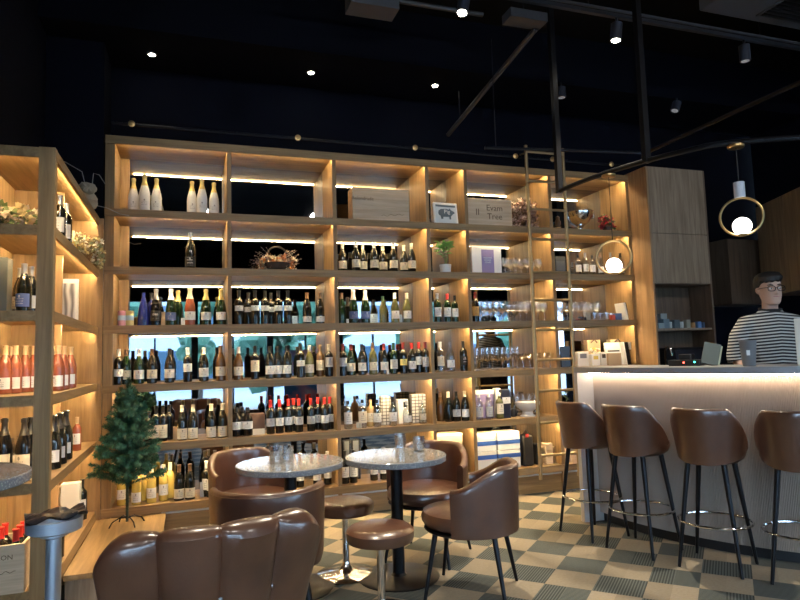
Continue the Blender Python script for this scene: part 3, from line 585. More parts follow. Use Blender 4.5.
# books and boxes near the cabinet
for u0, u1, y, h, c, lab in ((612,617,.12,.06,(.45,.08,.06),'small red box beside the tumblers near the cabinet'), (616.5,622,.10,.075,(.05,.10,.28),'small blue box beside the tumblers near the cabinet')):
    sbox('small_box', 2, u0, u1, y, h, .07, mat('c%d' % u0, c, .5), lab, 'box')
z = BZ[3]; t = thing('leaning_book', (xat(626, .10, z+.1), .10, z), 'white book leaning against the bay side near the cabinet', 'book')
o = MB().b2((-.012,-.02,0), (.012,.13,.19)).build('cover', white, t, bev=.001); o.rotation_euler = (0, -.16, 0); o = MB().b2((.0125,-.018,.003), (.020,.13,.187)).build('back_cover', mat('navy_box'), t); o.rotation_euler = (0, -.16, 0)
z = BZ[4]
for k, (u, m_, w_) in enumerate(((627,'white',.010), (630.5,'black',.012), (633.5,'white',.008))):
    t = thing('leaning_magazine', (xat(u, .07, z+.1), .07, z), ['white','black','thin white'][k]+f' magazine leaning, {ORD[k]} of three on the shelf above the bar end', 'magazine', 'magazines above the bar end')
    o = MB().b2((-w_/2,0,0), (w_/2,.16,.24)).build('cover', white if m_ == 'white' else blackp, t); o.rotation_euler = (0, -.13, 0)
t, w, d = sbox('picture_book', 3, 606, 623, .12, .235, .02, white, 'white picture book standing upright above the bar end', 'book', tilt=-.08)
MB().b2((-w*.4, -d/2-.002, .14), (w*.3, -d/2-.001, .155)).build('dark_title', inkb, t)
t, w, d = sbox('note_box', 3, 608.5, 621.5, .06, .125, .03, kraft, 'small kraft paper box in front of the white picture book', 'box')
for u0, u1, lab in ((588,601,'kraft paper bag with a dark bow'), (611,625,'wider kraft paper bag with a dark bow')):
    t, w, d = sbox('paper_bag', 3, u0, u1, .24, .27, .07, kraft, lab+', standing above the bar end', 'bag')
    MB().tube([(-.04,-d/2,.24), (0,-d/2-.01,.275), (.04,-d/2,.24)], .006, 6).build('bow', mat('dark_bow', (.05,.03,.02), .7), t)
for k, (u0, u1, y, h, c, lab) in enumerate(((578,589,.10,.15,(.62,.60,.58),'pale grey box with floral print'), (592,600,.09,.12,(.78,.76,.72),'white sweet box with yellow trim'), (601,607,.09,.14,(.72,.68,.62),'cream box with a dark bow'))):
    t, w, d = sbox('sweet_box', 3, u0, u1, y, h, .06, mat('sweet%d' % k, c, .5), lab+' above the bar end', 'box')
    MB().b2((-w*.3, -d/2-.001, h*.55), (w*.3, -d/2, h*.85)).build('trim', [mat('dark_floral', (.12,.12,.16), .6), mat('yellow_trim', (.68,.5,.08), .5), mat('dark_bow')][k], t)
t = flowers('yellow_flowers', (xat(596, .17, z+.1), .17, z), 'yellow flowers behind the sweet boxes above the bar end', [pal('petal_yellow',(.70,.48,.05)), pal('petal_white',(.7,.68,.6))], 40, .07, .20, dst, 12, .022)
t, w, d = sbox('dark_reflection', 3, 561, 570.5, .06, .21, .02, mat('screen_reflection_dark', (.02,.02,.028), .3), 'small dark panel standing for a mirror reflection beyond the ladder above the bar end', 'reflection')  # dark panel added to stand for a dark reflection in the mirror
# bottom row boxes
bm_ = mat('blue_band', (.03,.10,.38), .5)
for k, (u0, u1, n) in enumerate(((477,496.5,4), (498,520,4))):
    for j in range(2):
        z0 = BZ[6]; y = .07; x0, x1 = xat(u0, y, z0+.2), xat(u1, y, z0+.2)
        t = thing('carton', ((x0+x1)/2, y+.09, z0+.001+j*.175), f'white carton with a blue band, {["lower","upper"][j]} of the {["","second "][k]}stack on the bottom shelf', 'box', 'white cartons on the bottom shelf')
        w = x1-x0; MB().b2((-w/2,-.09,0), (w/2,.09,.17)).build('body', mat('carton_white', (.72,.70,.66), .6), t, bev=.003); MB().b2((-w/2-.001,-.0915,.055 if j else .10), (w/2+.001,-.06,.095 if j else .14)).build('blue_stripe', bm_, t)
z0 = BZ[6]; t = thing('black_bag', (xat(526, .12, z0+.15), .12, z0), 'black wine carrier bag with a red tag on the bottom shelf', 'bag')
MB().b2((-.055,-.06,0), (.055,.06,.30)).build('body', mat('black_fabric', (.012,.012,.014), .7), t, bev=.02); MB().tube([(-.03,-.0,.30),(0,-.01,.345),(.035,0,.30)], .007, 6).build('handle', blackp, t, True); MB().b2((-.035,-.063,.28),(.0,-.058,.315)).build('red_tag', FO['red'], t)
t = thing('black_bag', (xat(536, .16, z0+.1), .16, z0), 'smaller black bag tucked behind the ladder on the bottom shelf', 'bag')
MB().b2((-.03,-.05,0), (.03,.05,.20)).build('body', mat('black_fabric'), t, bev=.01)
for k, (u0, u1, y, h) in enumerate(((546,553,.08,.20), (554.5,562,.12,.16), (564,571,.08,.12))):
    t, w, d = sbox('wooden_crate', 5, u0, u1, y, h, .10, crate, f'pale wooden crate, {ORD[k]} of three on the bottom shelf beyond the ladder', 'box', 'small crates beyond the ladder')
    MB().b2((-w*.3, -d/2-.001, h*.3), (w*.3, -d/2, h*.7)).build('panel', kraft, t)
t, w, d = sbox('wooden_wine_case', 5, 437, 463, .06, .36, .2, crate, 'pale wooden wine case standing in the narrow bay at the bottom', 'box')
MB().b2((-w/2-.002, -d/2-.002, .352), (w/2+.002, d/2, .366)).build('lid', cream, t)
for k, (u0, u1) in enumerate(((343,350.5), (351.5,360))):
    z0 = BZ[6]; t = thing('dark_picture_frame', (xat((u0+u1)/2, .24, z0+.3), .24, z0), f'black framed card, {ORD[k]} of two propped on the bottom shelf, third bay', 'picture')
    w = xat(u1, .24, z0+.3)-xat(u0, .24, z0+.3); f = MB(); h = .36
    f.b2((-w/2,0,0), (w/2,.015,h)); f.build('frame', black, t, bev=.002); MB().b2((-w/2+.014,-.002,.014), (w/2-.014,0,h-.014)).build('print', mat('grey_print', (.10,.11,.12), .4), t)

# ---------------------------------------------------------------- left unit contents
def lbottle(u, v, z, x, kind, g, fo, la, label, lr=None, sc=1., y=None):
    p = at(u, v, x=x) if y is None else Vector((x, y, 0)); bottle(kind, g, fo, la, (x, p.y, z), label, 'bottles on the corner shelving', lr=lr, sc=sc, rz=.5)
def rayx(u, z, x): # y on vertical plane x for column u at height z
    g = CR - CF*((u-400)/FPX); return CAM.y - ((x-CAM.x)*g.x+(z-CAM.z)*g.z)/g.y
def lb(u, i, x, kind, g, fo, la, label, lr=None, sc=1.):
    z = LB[i]; y = rayx(u, z+.13, x); bottle(kind, g, fo, la, (x, y, z), label, 'bottles on the corner shelving', lr=lr, sc=sc, rz=.4)
lb(59.5, 1, -.745, 'bord','dark','silver','white','dark bottle with silver cap beside the corner post, top compartment'); lb(66, 1, -.745, 'bord','dark','white','white','dark bottle with white label behind the silver capped one, top compartment')
lb(72, 1, -.85, 'burg','yellow','cream','cream','pale bottle half hidden among dried flowers on the corner shelving')
p = Vector((-.80, rayx(80, 2.2, -.80), LB[1])); flowers('dried_flower_bunch', p, 'white and yellow dried flowers on the corner shelving top compartment', [pal('dry_white',(.7,.66,.55)), pal('dry_yellow',(.55,.45,.22)), pal('dry_sage',(.28,.30,.18))], 120, .17, .28, dst, 21, .024)
flowers('dried_flower_bunch', (-.95, -1.45, LB[1]), 'cream dried roses on the corner shelving beside the side wall', [pal('dry_cream'), pal('dry_gold',(.62,.50,.26)), pal('dry_green',(.15,.2,.08))], 90, .14, .16, dst, 22, .035)
# framed picture
t = thing('framed_picture', (-.80, rayx(66, 1.8, -.80), LB[2]), 'white framed grey picture standing in the corner shelving', 'picture', az=.0)
MB().b2((-.06,0,0), (.075,.02,.30)).build('frame', white, t, bev=.002)
pic = mat('grey_art', (.3,.3,.32), .5); N2, L2, b4 = nodes(pic); nn = N2.new('ShaderNodeTexWave'); nn.inputs['Scale'].default_value = .8; nn.inputs['Distortion'].default_value = 5; rr_ = N2.new('ShaderNodeValToRGB'); rr_.color_ramp.elements[0].color = (.12,.12,.14,1); rr_.color_ramp.elements[1].color = (.62,.62,.64,1); L2.new(nn.outputs['Fac'], rr_.inputs[0]); L2.new(rr_.outputs[0], b4.inputs['Base Color'])
MB().b2((-.045,-.002,.02), (.058,0,.27)).build('print', pic, t)
lb(20, 2, -.93, 'burg','dark','silver','white','dark bottle with silver cap beside a grey box, corner shelving'); 
lb(24, 2, -.87, 'burg','dark','silver','blue','dark bottle with blue label and silver cap, corner shelving'); lb(31, 2, -.86, 'burg','dark','silver','grey','dark bottle with grey label next to the blue labelled one')
t = thing('grey_box', (-1.0, -1.60, LB[2]), 'tall grey green box standing at the edge of the corner shelving', 'box'); MB().b2((-.055,-.05,0), (.09,.05,.29)).build('body', mat('grey_green', (.09,.10,.09), .6), t, bev=.003)
rows = [(58,-.735,''),(63.5,-.735,''),(70.5,-.735,''),(53,-.80,''),(5,-.97,''),(15,-.93,''),(25,-.90,''),(34,-.86,''),(10,-1.0,''),(48.5,-.74,''),(64,-.85,'')]
for k, (u, x, _) in enumerate(rows[:9]):
    lb(u, 3, x, 'burg','rose','cork','white', f'pink wine bottle with a cork, {ORD[k]} in the pink wine compartment, corner shelving', (.03,.10), .95)
for k, (u, x) in enumerate(((53.5,-.74),(59.5,-.74),(65.5,-.74))): lb(u, 4, x, 'champ','dark','black','grey' if k else 'white', f'dark sparkling bottle, {ORD[k]} of three beside the corner post', None, 1.)
lb(77, 4, -.74, 'bord','rose','cork','white','small pink bottle at the end behind the dark sparkling bottles', None, .8)
for k, (u, x) in enumerate(((4,-.97),(24,-.86),(30,-.84))): lb(u, 4, x, 'champ','black','black','cream', f'black bottle with large cream label, {ORD[k]} of three under the high table', (.02,.12), 1.)
for k, (u, x) in enumerate(((10,-1.0),(20,-.97),(27,-.95))):
    t = thing('glass_jar', (x, rayx(u, .8, x), LB[4]), f'clear glass jar with cream label, {ORD[k]} of three behind the high table', 'jar', 'glass jars behind the high table')
    cpart(('jar',), 'jar_body', GL['clear'], lambda b: b.lathe([(.03,0),(.034,.004),(.034,.10),(.02,.14),(.018,.17)], 16), t); cpart(('jarl',), 'label', cream, lambda b: b.lathe([(.035,.02),(.035,.075)], 12, a0=-PI/2-1.3, a1=-PI/2+1.3), t)
lb(82, 5, -.74, 'bord','dark','black','white','dark bottle with white label on the lowest corner shelf'); lb(90, 5, -.76, 'bord','dark','black','cream','dark bottle with cream label at the end of the lowest corner shelf')
t = thing('white_carton', (-.80, rayx(71, .4, -.80), LB[5]), 'white carton standing on the lowest corner shelf', 'box'); MB().b2((-.06,-.05,0), (.06,.05,.28)).build('body', mat('carton_white'), t, bev=.003)
t = thing('white_carton', (-.88, rayx(60, .4, -.88), LB[5]), 'narrow cream carton behind the white one on the lowest corner shelf', 'box'); MB().b2((-.04,-.04,0), (.04,.04,.25)).build('body', cream, t, bev=.003)
lb(58, 5, -.73, 'bord','dark','red','none','dark bottle with red cap beside the corner post on the lowest shelf')
# crate with bottles, inside lowest front compartment
cr = thing('wooden_wine_crate', (-.905, -1.62, LB[5]), 'open wooden wine crate with branded lettering at the foot of the corner shelving', 'crate')
MB().b2((-.145,-.13,0), (.125,-.115,.235)).b2((-.145,.115,0), (.125,.13,.235)).b2((-.145,-.115,0), (-.13,.115,.235)).b2((.11,-.115,0), (.125,.115,.235)).b2((-.13,-.115,0), (.11,.115,.012)).build('body', crate, cr)
text('lettering', 'ELLI  RON', .034, ink, cr, (0, -.131, .175), FRONT); MB().tube([(-.08+i*.008, -.131, .105+.012*math.sin(i*1.3)*(1-i/30)) for i in range(22)], .0016, 5).build('script_mark', ink, cr)
k = 0
for ix_ in range(3):
    for iy_ in range(3):
        bottle('bord','dark','red','cream',(-1.0+ix_*.085, -1.70+iy_*.078, LB[5]+.013), f'red capped bottle in the wooden crate, {["front","middle","rear"][iy_]} row, {ORD[ix_]} from the side wall', 'red capped bottles in the crate', lr=(.14,.19), sc=1.0); k += 1
# figurine with twigs on top
t = thing('white_animal_figurine', (-.74, rayx(86, 2.62, -.74), LB[0]+.001), 'pale round headed animal figurine on top of the corner shelving', 'figurine', az=.6)
b = MB(); blob(b, (0,0,.05), (.05,.06,.05), 3); blob(b, (.015,-.01,.115), (.042,.045,.036), 3); blob(b, (.035,-.05,.10), (.018,.02,.014), 2); b.build('body', mat('plaster', (.42,.36,.27), .8), t, True)
t.scale = (1.35,)*3
for i, pts in enumerate((((-.0,0,.12), (-.03,.0,.22), (-.10,-.05,.27), (-.2,-.1,.26)), ((.02,.02,.13), (.03,.02,.21), (.06,.03,.20), (.09,.04,.15)), ((.0,.05,.04), (.05,.10,.03), (.10,.15,-.0), (.12,.2,.0)))):
    MB().tube(pts, .0022, 5).build('twig', mat('twig_grey', (.35,.33,.30), .8), t, True)

# ---------------------------------------------------------------- chairs
def smooth01(t): t = max(0, min(1, t)); return t*t*(3-2*t)
def shell(b, R, z0, topf, amax, th, flare=0., n=44, m=10, bot=None, ey=1.):
    """curved back shell; local front is +Y, its middle is at -Y. topf(s): s=|angle|/amax -> top height"""
    rings = []
    for i in range(n+1):
        a = amax*(2*i/n-1); s_ = abs(a)/amax; zt = topf(s_); zb = z0 if bot is None else bot(s_)
        prof = []
        for j in range(m+1):
            t = j/m; prof.append((R+flare*t*(1-.5*s_), zb+(zt-th*.5-zb)*t))
        for k in range(1, 5):
            q = PI*k/5; prof.append((R+flare*(1-.5*s_)-th/2+th/2*math.cos(q), zt-th*.5+th/2*math.sin(q)))
        for j in range(m, -1, -1):
            t = j/m; prof.append((R+flare*t*(1-.5*s_)-th, zb+(zt-th*.5-zb)*t))
        rings.append([(math.sin(a)*r, -math.cos(a)*r*ey, z) for r, z in prof])
    b.loft(rings)
def leg(p0, p1, r0=.0165, r1=.009): return MB().tube([p0, p1], [r0, r1], 10)
def tub_chair(x, y, az, label, lm=None, sq=0):
    lm = lm or leath
    t = thing('tub_chair', (x, y, 0), label, 'chair', 'brown leather tub chairs', az)
    def sb(b): b.lathe([(.0,.375), (.20,.375), (.245,.385), (.265,.41), (.268,.435), (.255,.462), (.21,.474), (.10,.480), (0,.481)], 40, c=(0,.015,0))
    cpart(('tubseat',), 'seat', lm, sb, t)
    top = (lambda s_: .742-.03*smooth01((s_-.80)/.20)) if sq else (lambda s_: .738-.115*smooth01((s_-.36)/.64))
    bk_ = cpart(('tubback', sq), 'backrest', lm, lambda b: shell(b, .280, .365, top, math.radians(100), .045, .012, bot=(lambda s_: .365+.10*smooth01((s_-.6)/.4)) if sq else None), t)
    def pip(b):
        pts = []
        for i in range(41):
            s2 = 2*i/40-1; a = math.radians(100)*s2; s_ = abs(s2); r = .280+.012*(1-.5*s_)-.0015; pts.append((math.sin(a)*r, -math.cos(a)*r, top(s_)-.021))
        b.tube(pts, .0035, 6)
    cpart(('tubpip', sq), 'piping', leatd, pip, bk_)
    cpart(('tubring',), 'base_ring', black, lambda b: b.lathe([(.0,.362), (.262,.362), (.268,.368), (.262,.375), (0,.375)], 36), t)
    for k, (sx_, sy_) in enumerate(((-1,-1), (1,-1), (-1,1), (1,1))):
        cpart(('tubleg', k), 'leg', black, lambda b: b.tube([(sx_*.165, sy_*.165, .366), (sx_*.225, sy_*.225, 0)], [.0165,.010], 10), t)
    return t
tub_chair(.375, -2.10, math.radians(8), 'brown leather tub chair seen from behind, before the first round table', leatd, sq=1)
tub_chair(.40, -.98, math.radians(158), 'brown leather tub chair on the shelf side of the table with one glass')
tub_chair(1.541, -1.296, math.radians(222), 'brown leather tub chair behind the table with two tumblers')
tub_chair(1.54, -1.99, math.radians(-54), 'brown leather tub chair between the table with two tumblers and the bar')

def bar_stool(x, y, az, label):
    t = thing('bar_stool', (x, y, 0), label, 'bar stool', 'brown leather bar stools along the bar', az)
    def seat(b): b.lathe([(0,.625), (.09,.628), (.15,.640), (.185,.665), (.200,.700), (.200,.728), (.18,.742), (.09,.747), (0,.747)], 36, c=(0,.02,0))
    cpart(('bsseat',), 'seat', leath, seat, t)
    top = lambda s_: .985-.008*s_-.235*max(0,(s_-.46)/.54)**1.15
    bot = lambda s_: .640+.045*smooth01((s_-.1)/.9)
    bk_ = cpart(('bsback',), 'backrest', leath, lambda b: shell(b, .190, .6, top, math.radians(104), .028, .048, bot=bot), t)
    def pip(b):
        pts = []
        for i in range(41):
            s2 = 2*i/40-1; a = math.radians(104)*s2; s_ = abs(s2); r = .190+.048*(1-.5*s_)-.014; pts.append((math.sin(a)*r, -math.cos(a)*r, top(s_)-.002))
        b.tube(pts, .003, 6)
    cpart(('bspip',), 'piping', leatd, pip, bk_)
    for k, (sx_, sy_) in enumerate(((-1,-1), (1,-1), (-1,1), (1,1))):
        cpart(('bsleg', k), 'leg', black, lambda b: b.tube([(sx_*.105, sy_*.105, .64), (sx_*.178, sy_*.168, 0)], [.017,.010], 10), t)
    cpart(('bsring',), 'foot_ring', chrome, lambda b: b.tube([(.212*math.cos(2*PI*i/40), .206*math.sin(2*PI*i/40), .275) for i in range(40)], .0075, 8, True), t)
    return t
BC = Vector((5.17, -1.09, 0))
def bp(r, deg, z=0): return Vector((BC.x-r*math.cos(math.radians(deg)), BC.y-r*math.sin(math.radians(deg)), z))
for k, dg in enumerate((5.6, 16.6, 28.6, 40.2)):
    p = bp(2.33, dg); bar_stool(p.x, p.y, math.radians(90-dg), f'brown leather bar stool with chrome foot ring, {ORD[k]} of four counting from the shelving')

# round leather stools
def round_stool(x, y, label):
    t = thing('round_stool', (x, y, 0), label, 'stool', 'round leather stools')
    cpart(('rss',), 'seat', leath, lambda b: b.lathe([(0,.375), (.15,.375), (.175,.382), (.183,.40), (.183,.435), (.166,.452), (.13,.460), (0,.463)], 36), t)
    cpart(('rsp',), 'pole', chrome, lambda b: b.lathe([(.021,.02), (.021,.376)], 16), t)
    cpart(('rsb',), 'base', chrome, lambda b: b.lathe([(.185,0), (.188,.006), (.18,.012), (.10,.020), (.045,.035), (.026,.06), (.021,.08)], 40), t)
round_stool(.935, -1.42, 'round brown leather stool on a shiny chrome disc, nearer the shelving')
round_stool(.966, -2.09, 'round brown leather stool before the table with two tumblers')

# round tables
stone = mat('terrazzo', (.40,.39,.37), .12); N, L, b = nodes(stone)
tc = N.new('ShaderNodeTexCoord'); vo = N.new('ShaderNodeTexVoronoi'); vo.inputs['Scale'].default_value = 120; rp = N.new('ShaderNodeValToRGB')
rp.color_ramp.elements[0].color = (.40,.38,.35,1); rp.color_ramp.elements[0].position = .1; rp.color_ramp.elements[1].color = (.20,.20,.20,1); rp.color_ramp.elements[1].position = .5
L.new(tc.outputs['Object'], vo.inputs['Vector']); L.new(vo.outputs['Distance'], rp.inputs[0]); L.new(rp.outputs[0], b.inputs['Base Color'])
def round_table(x, y, r, h, label):
    t = thing('round_table', (x, y, 0), label, 'table', 'round stone topped tables')
    MB().lathe([(0,h-.035), (r-.004,h-.035), (r,h-.031), (r,h-.004), (r-.004,h), (0,h)], 64).build('tabletop', stone, t, True)
    MB().lathe([(.038,.015), (.038,h-.045), (.09,h-.044), (.09,h-.036)], 24).build('pole', black, t, True)
    MB().lathe([(.25,0), (.252,.006), (.24,.012), (.05,.018), (.038,.03)], 40).build('base', black, t, True)
    return t
round_table(.575, -1.53, .322, .74, 'round grey stone table holding one glass, between two tub chairs')
round_table(1.225, -1.60, .318, .74, 'round grey stone table holding two tumblers'); 
def ontable(u, v, z): p = at(u, v, z=z); return (p.x, p.y, z)
tumbler(ontable(277, 463, .74), 'tall clear cut tumbler on the first round table, beside its twin', 1.12); tumbler(ontable(287.5, 461, .74), 'clear cut tumbler standing just behind its twin on the first round table', .98)
tumbler(ontable(400.5, 447, .74), 'clear cut tumbler standing further back of two on the table', 1.0); tumbler(ontable(419, 451, .74), 'clear cut tumbler nearer the table edge of the two', 1.02)
round_table(-.86, -2.86, .33, 1.0, 'high round grey stone table at the edge beside the corner shelving')
t = thing('menu_stand', (-.765, -2.80, 1.0), 'black box on white menu card stand on the high round table', 'sign')
MB().b2((-.04,-.02,.0), (.035,.02,.135)).build('white_card', label_mat('menu_card', (.6,.62,.62)), t); MB().b2((-.055,-.035,.135), (.045,.035,.20)).build('black_header', blackp, t, bev=.002)

# steel pedestal with tray and pouch
p = at(52.5, 524, z=.75); tx, ty = -.505, -2.56
t = thing('pedestal_tray', (tx, ty, 0), 'brushed steel pedestal with a round tray beside the corner shelving', 'stand')
MB().lathe([(0,.715), (.085,.715), (.100,.722), (.102,.765), (.096,.765), (.094,.728), (0,.726)], 36).build('tray', steel, t, True)
MB().lathe([(.028,.012), (.028,.690), (.05,.70), (.05,.715)], 24).build('pole', steel, t, True)
MB().lathe([(.17,0), (.17,.008), (.04,.014), (.028,.03)], 32).build('base', steel, t, True)
b = MB(); rnd = random.Random(31); n = 12; V = []
for i in range(n+1):
    for j in range(n+1):
        x = (i/n-.5)*.21; y = (j/n-.5)*.15; h = .012+.022*math.exp(-((x-.0)**2+(y)**2)/.003)+.010*math.sin(x*60+j)*math.cos(y*50)+.26*max(0, x-.055)
        V.append((x, y, max(.002, h)))
b.add(V+[(v[0], v[1], v[2]-.006) for v in V], [(i*(n+1)+j, (i+1)*(n+1)+j, (i+1)*(n+1)+j+1, i*(n+1)+j+1) for i in range(n) for j in range(n)]+[((n+1)**2+i*(n+1)+j+1, (n+1)**2+(i+1)*(n+1)+j+1, (n+1)**2+(i+1)*(n+1)+j, (n+1)**2+i*(n+1)+j) for i in range(n) for j in range(n)])
o = b.build('crumpled_pouch', mat('black_vinyl', (.012,.014,.022), .28), None, True); o.location = (tx+.005, ty, .7665); o.rotation_euler = (0, 0, .25); tag(o, 'crumpled black vinyl pouch lying on the steel tray', 'pouch')
o = MB().tube([at(66,560,z=.21), at(52,577,z=.13), at(36,600,z=.03)], [.022,.026,.03], 8).build('umbrella', blackp, None, True)
tag(o, 'slim black folded umbrella lying low behind the steel pedestal', 'umbrella')
o.location = (0, 0, 0)

# channel backed lounge chair nearest the viewer
lc = thing('lounge_chair', (.025, -2.76, -.045), 'channel tufted brown leather lounge chair in front, seen from behind', 'chair', az=math.radians(-9))
def channels(b, sgn=1):
    nch, per, m = 4, 14, 12; n = nch*per; am = math.radians(40); R = .545
    rings = []
    for i in range(n+1):
        s_ = i/n; a = am*(2*s_-1); ch = (i % per)/per; bul = abs(math.sin(PI*ch))**.5 if 0 < i < n else 0
        side = abs(2*s_-1); k = min(3, i//per); f = (i-k*per)/per
        zt = .880-.010*(1-abs(math.sin(PI*f))**.5)-.085*max(0, (side-.72)/.28)**2.2
        prof = []; T = .034+.034*bul
        if i in (0, n): T = .035
        M = 12
        for j in range(M+1):
            q = j/M; w = .78+.22*q; tt = T*(.55+.45*q); cr_ = .010*math.sin(q*9+k*2)*bul*(.4+.6*q)
            prof.append((R*w+tt+cr_, .30+(zt-T*.75-.30)*q))
        for j in range(1, 8):
            q = PI*j/8; prof.append((R+T*math.cos(q), zt-T*.75+T*.75*math.sin(q)))
        for j in range(M, -1, -1):
            q = j/M; w = .78+.22*q; prof.append((R*w-T*(.4+.6*q), .30+(zt-T*.75-.30)*q))
        rings.append([(math.sin(a)*r, -math.cos(a)*r*.82, z) for r, z in prof])
    b.loft(rings)
b = MB(); channels(b); lcb = b.build('backrest', leath, lc, True)
MB().lathe([(0,.30), (.25,.30), (.30,.33), (.305,.40), (.28,.445), (.15,.46), (0,.462)], 36, c=(0,-.10,0)).build('seat', leath, lc, True)
for k in (1, 2, 3):
    a = math.radians(64)*(2*k/4-1); MB().lathe([(0,.016),(.010,.013),(.013,.006),(.013,0)], 12).build('tuft_button', leatd, lcb, True)
bts = [o for o in col.objects if o.name.split('.')[0] == 'tuft_button']
for o, k in zip(bts, (1, 2, 3)):
    a = math.radians(40)*(2*k/4-1); r = .545*.93+.012; o.location = (math.sin(a)*r, -math.cos(a)*r*.82, .63); o.rotation_euler = (PI/2, 0, -a*0+math.atan2(math.sin(a), math.cos(a)))
for k, (sx_, sy_) in enumerate(((-1,-1), (1,-1), (-1,1), (1,1))): MB().tube([(sx_*.17, sy_*.17-.1, .31), (sx_*.22, sy_*.22-.1, .03)], [.017,.011], 10).build('leg', black, lc, True)

# ---------------------------------------------------------------- Christmas tree
p = at(127.5, 518, z=.18); tr = thing('christmas_tree', (xat(127, -.29, .2), -.29, .18), 'small bare artificial Christmas tree on the low oak platform', 'tree'); tr.scale = (.90, .90, .91)
MB().tube([(0,0,.03), (0,0,1.05)], [.011,.006], 8).build('trunk', mat('trunk_black', (.02,.03,.02), .6), tr, True)
for k in range(4):
    a = k*PI/2+.5; c, s_ = math.cos(a), math.sin(a)
    MB().tube([(0,0,.06), (c*.06,s_*.06,.07), (c*.12,s_*.12,.045), (c*.145,s_*.145,.006)], .0055, 6).build('stand_leg', black, tr, True)
rnd = random.Random(2); nd = [MB(), MB(), MB()]
def tuft(p0, p1, w, dens):
    d = (p1-p0); l = d.length; d.normalize(); e1 = d.orthogonal().normalized(); e2 = d.cross(e1)
    for i in range(int(l*dens)):
        q = rnd.random(); a = rnd.uniform(0, 2*PI); o_ = p0+d*l*q; n_ = (e1*math.cos(a)+e2*math.sin(a)); tip = o_+(n_*.9+d*.45)*w*rnd.uniform(.7,1.1); sd = d.cross(n_)*.0032
        nd[rnd.randrange(3)].add([o_-sd, o_+sd, tip+sd*.5, tip-sd*.5], [(0,1,2,3)])
H0, H1 = .34, 1.18
for i in range(88):
    q = (i/88)**.9; h = H0+(H1-.10-H0)*q; rad = .285*(1-q)**.8+.035; rad *= rnd.uniform(.78, 1.12)
    if i < 22: rad *= .85
    a = i*2.39996; c, s_ = math.cos(a), math.sin(a); base = Vector((0,0,h-.02)); end = Vector((c*rad, s_*rad, h+.04+.14*rad*(1 if rnd.random() > .3 else -.3)))
    tuft(base, end, .034, 850)
    for k in range(3):
        f = rnd.uniform(.35, .8); a2 = a+rnd.choice((-1,1))*rnd.uniform(.5, .9); l2 = rad*rnd.uniform(.3,.5)
        st_ = base.lerp(end, f); tuft(st_, st_+Vector((math.cos(a2)*l2, math.sin(a2)*l2, rnd.uniform(-.01,.04))), .030, 850)
tuft(Vector((0,0,.95)), Vector((0,0,H1)), .036, 1700); tuft(Vector((0,0,.10)), Vector((0,0,.5)), .020, 2200)
for b, nm, c in zip(nd, ('needles','needles','needles'), ((.012,.075,.045), (.020,.12,.072), (.05,.20,.13))): b.build('needles', mat('needle_%d' % int(c[1]*1000), tuple(k*.75 for k in c), .55), tr)

# ---------------------------------------------------------------- curved bar
br = thing('bar_counter', (0, 0, 0), 'curved bar counter with ribbed lit front and grey top', 'bar')
btop = mat('bar_top', (.27,.27,.27), .35, bump=(40,.1)); rib = mat('rib_panel', (.34,.27,.215), .45); endm = mat('bar_end', (.42,.40,.38), .5)
def arc_slab(b, r0, r1, d0, d1, z0, z1, n=60):
    rings = []
    for i in range(n+1):
        dg = d0+(d1-d0)*i/n; rings.append([bp(r0,dg,z0), bp(r1,dg,z0), bp(r1,dg,z1), bp(r0,dg,z1)])
    b.loft([[tuple(p) for p in r] for r in rings])
TZ = 1.225
b = MB(); arc_slab(b, 1.62, 2.20, -2.6, 80, TZ-.045, TZ); b.build('countertop', btop, br)
b = MB(); arc_slab(b, 1.66, 2.20, -2.6, -1.35, 0, TZ-.045, 3); b.build('end_wall', endm, br)
b = MB(); n = 620; rings = []
for i in range(n+1):
    dg = -1.35+81*i/n; r = 2.05+(.006 if i % 2 else 0); rings.append([tuple(bp(2.0,dg,.07)), tuple(bp(r,dg,.07)), tuple(bp(r,dg,TZ-.045)), tuple(bp(2.0,dg,TZ-.045))])
b.loft(rings); b.build('ribbed_front', rib, br)
b = MB(); arc_slab(b, 1.98, 2.02, -1.35, 79, 0, .07); b.build('toe_kick', blackp, br)
b = MB(); arc_slab(b, 2.085, 2.097, -1.2, 79, TZ-.055, TZ-.0455); b.build('led_strip', barled, br)
b = MB(); arc_slab(b, 1.66, 1.72, -1.35, 79, 0, TZ-.045); b.build('rear_panel', cabd, br)

# things on the bar and behind it
def onbar(u, r, z=TZ):           # point on the bar at radius r that column u meets
    best = min((abs((lambda p: 400+FPX*((p-CAM).dot(CR))/((p-CAM).dot(CF)))(bp(r, d*.1, z))-u), d) for d in range(-20, 700)); return bp(r, best[1]*.1, z)
p = onbar(749.5, 2.05); t = thing('takeaway_cup', p, 'large grey takeaway cup with a small white mark on the bar', 'cup')
MB().lathe([(.036,0),(.038,.003),(.052,.165),(.054,.168),(.052,.170),(.0,.168)], 28).build('cup_body', mat('grey_cup', (.16,.165,.17), .45), t, True)
b = MB(); b.lathe([(.0452,.072),(.0480,.105)], 10, a0=-PI*.84, a1=-PI*.70); b.build('white_mark', white, t, True)
p = onbar(805, 2.0); t = thing('menu_board', (p.x+.03, p.y, TZ), 'tall cream menu board standing on the bar at the edge', 'sign', az=math.radians(50)); MB().b2((-.06,-.01,0), (.06,.01,.30)).build('board', cream, t, bev=.003)
p = onbar(709, 1.80); t = thing('menu_book', (p.x, p.y, TZ+.008), 'dark grey green menu folder leaning on the inner bar', 'book', az=math.radians(40))
o = MB().b2((-.055,-.012,0), (.055,.012,.16)).build('folder', mat('menu_green', (.09,.11,.10), .5), t); o.rotation_euler = (-.3, .25, 0)
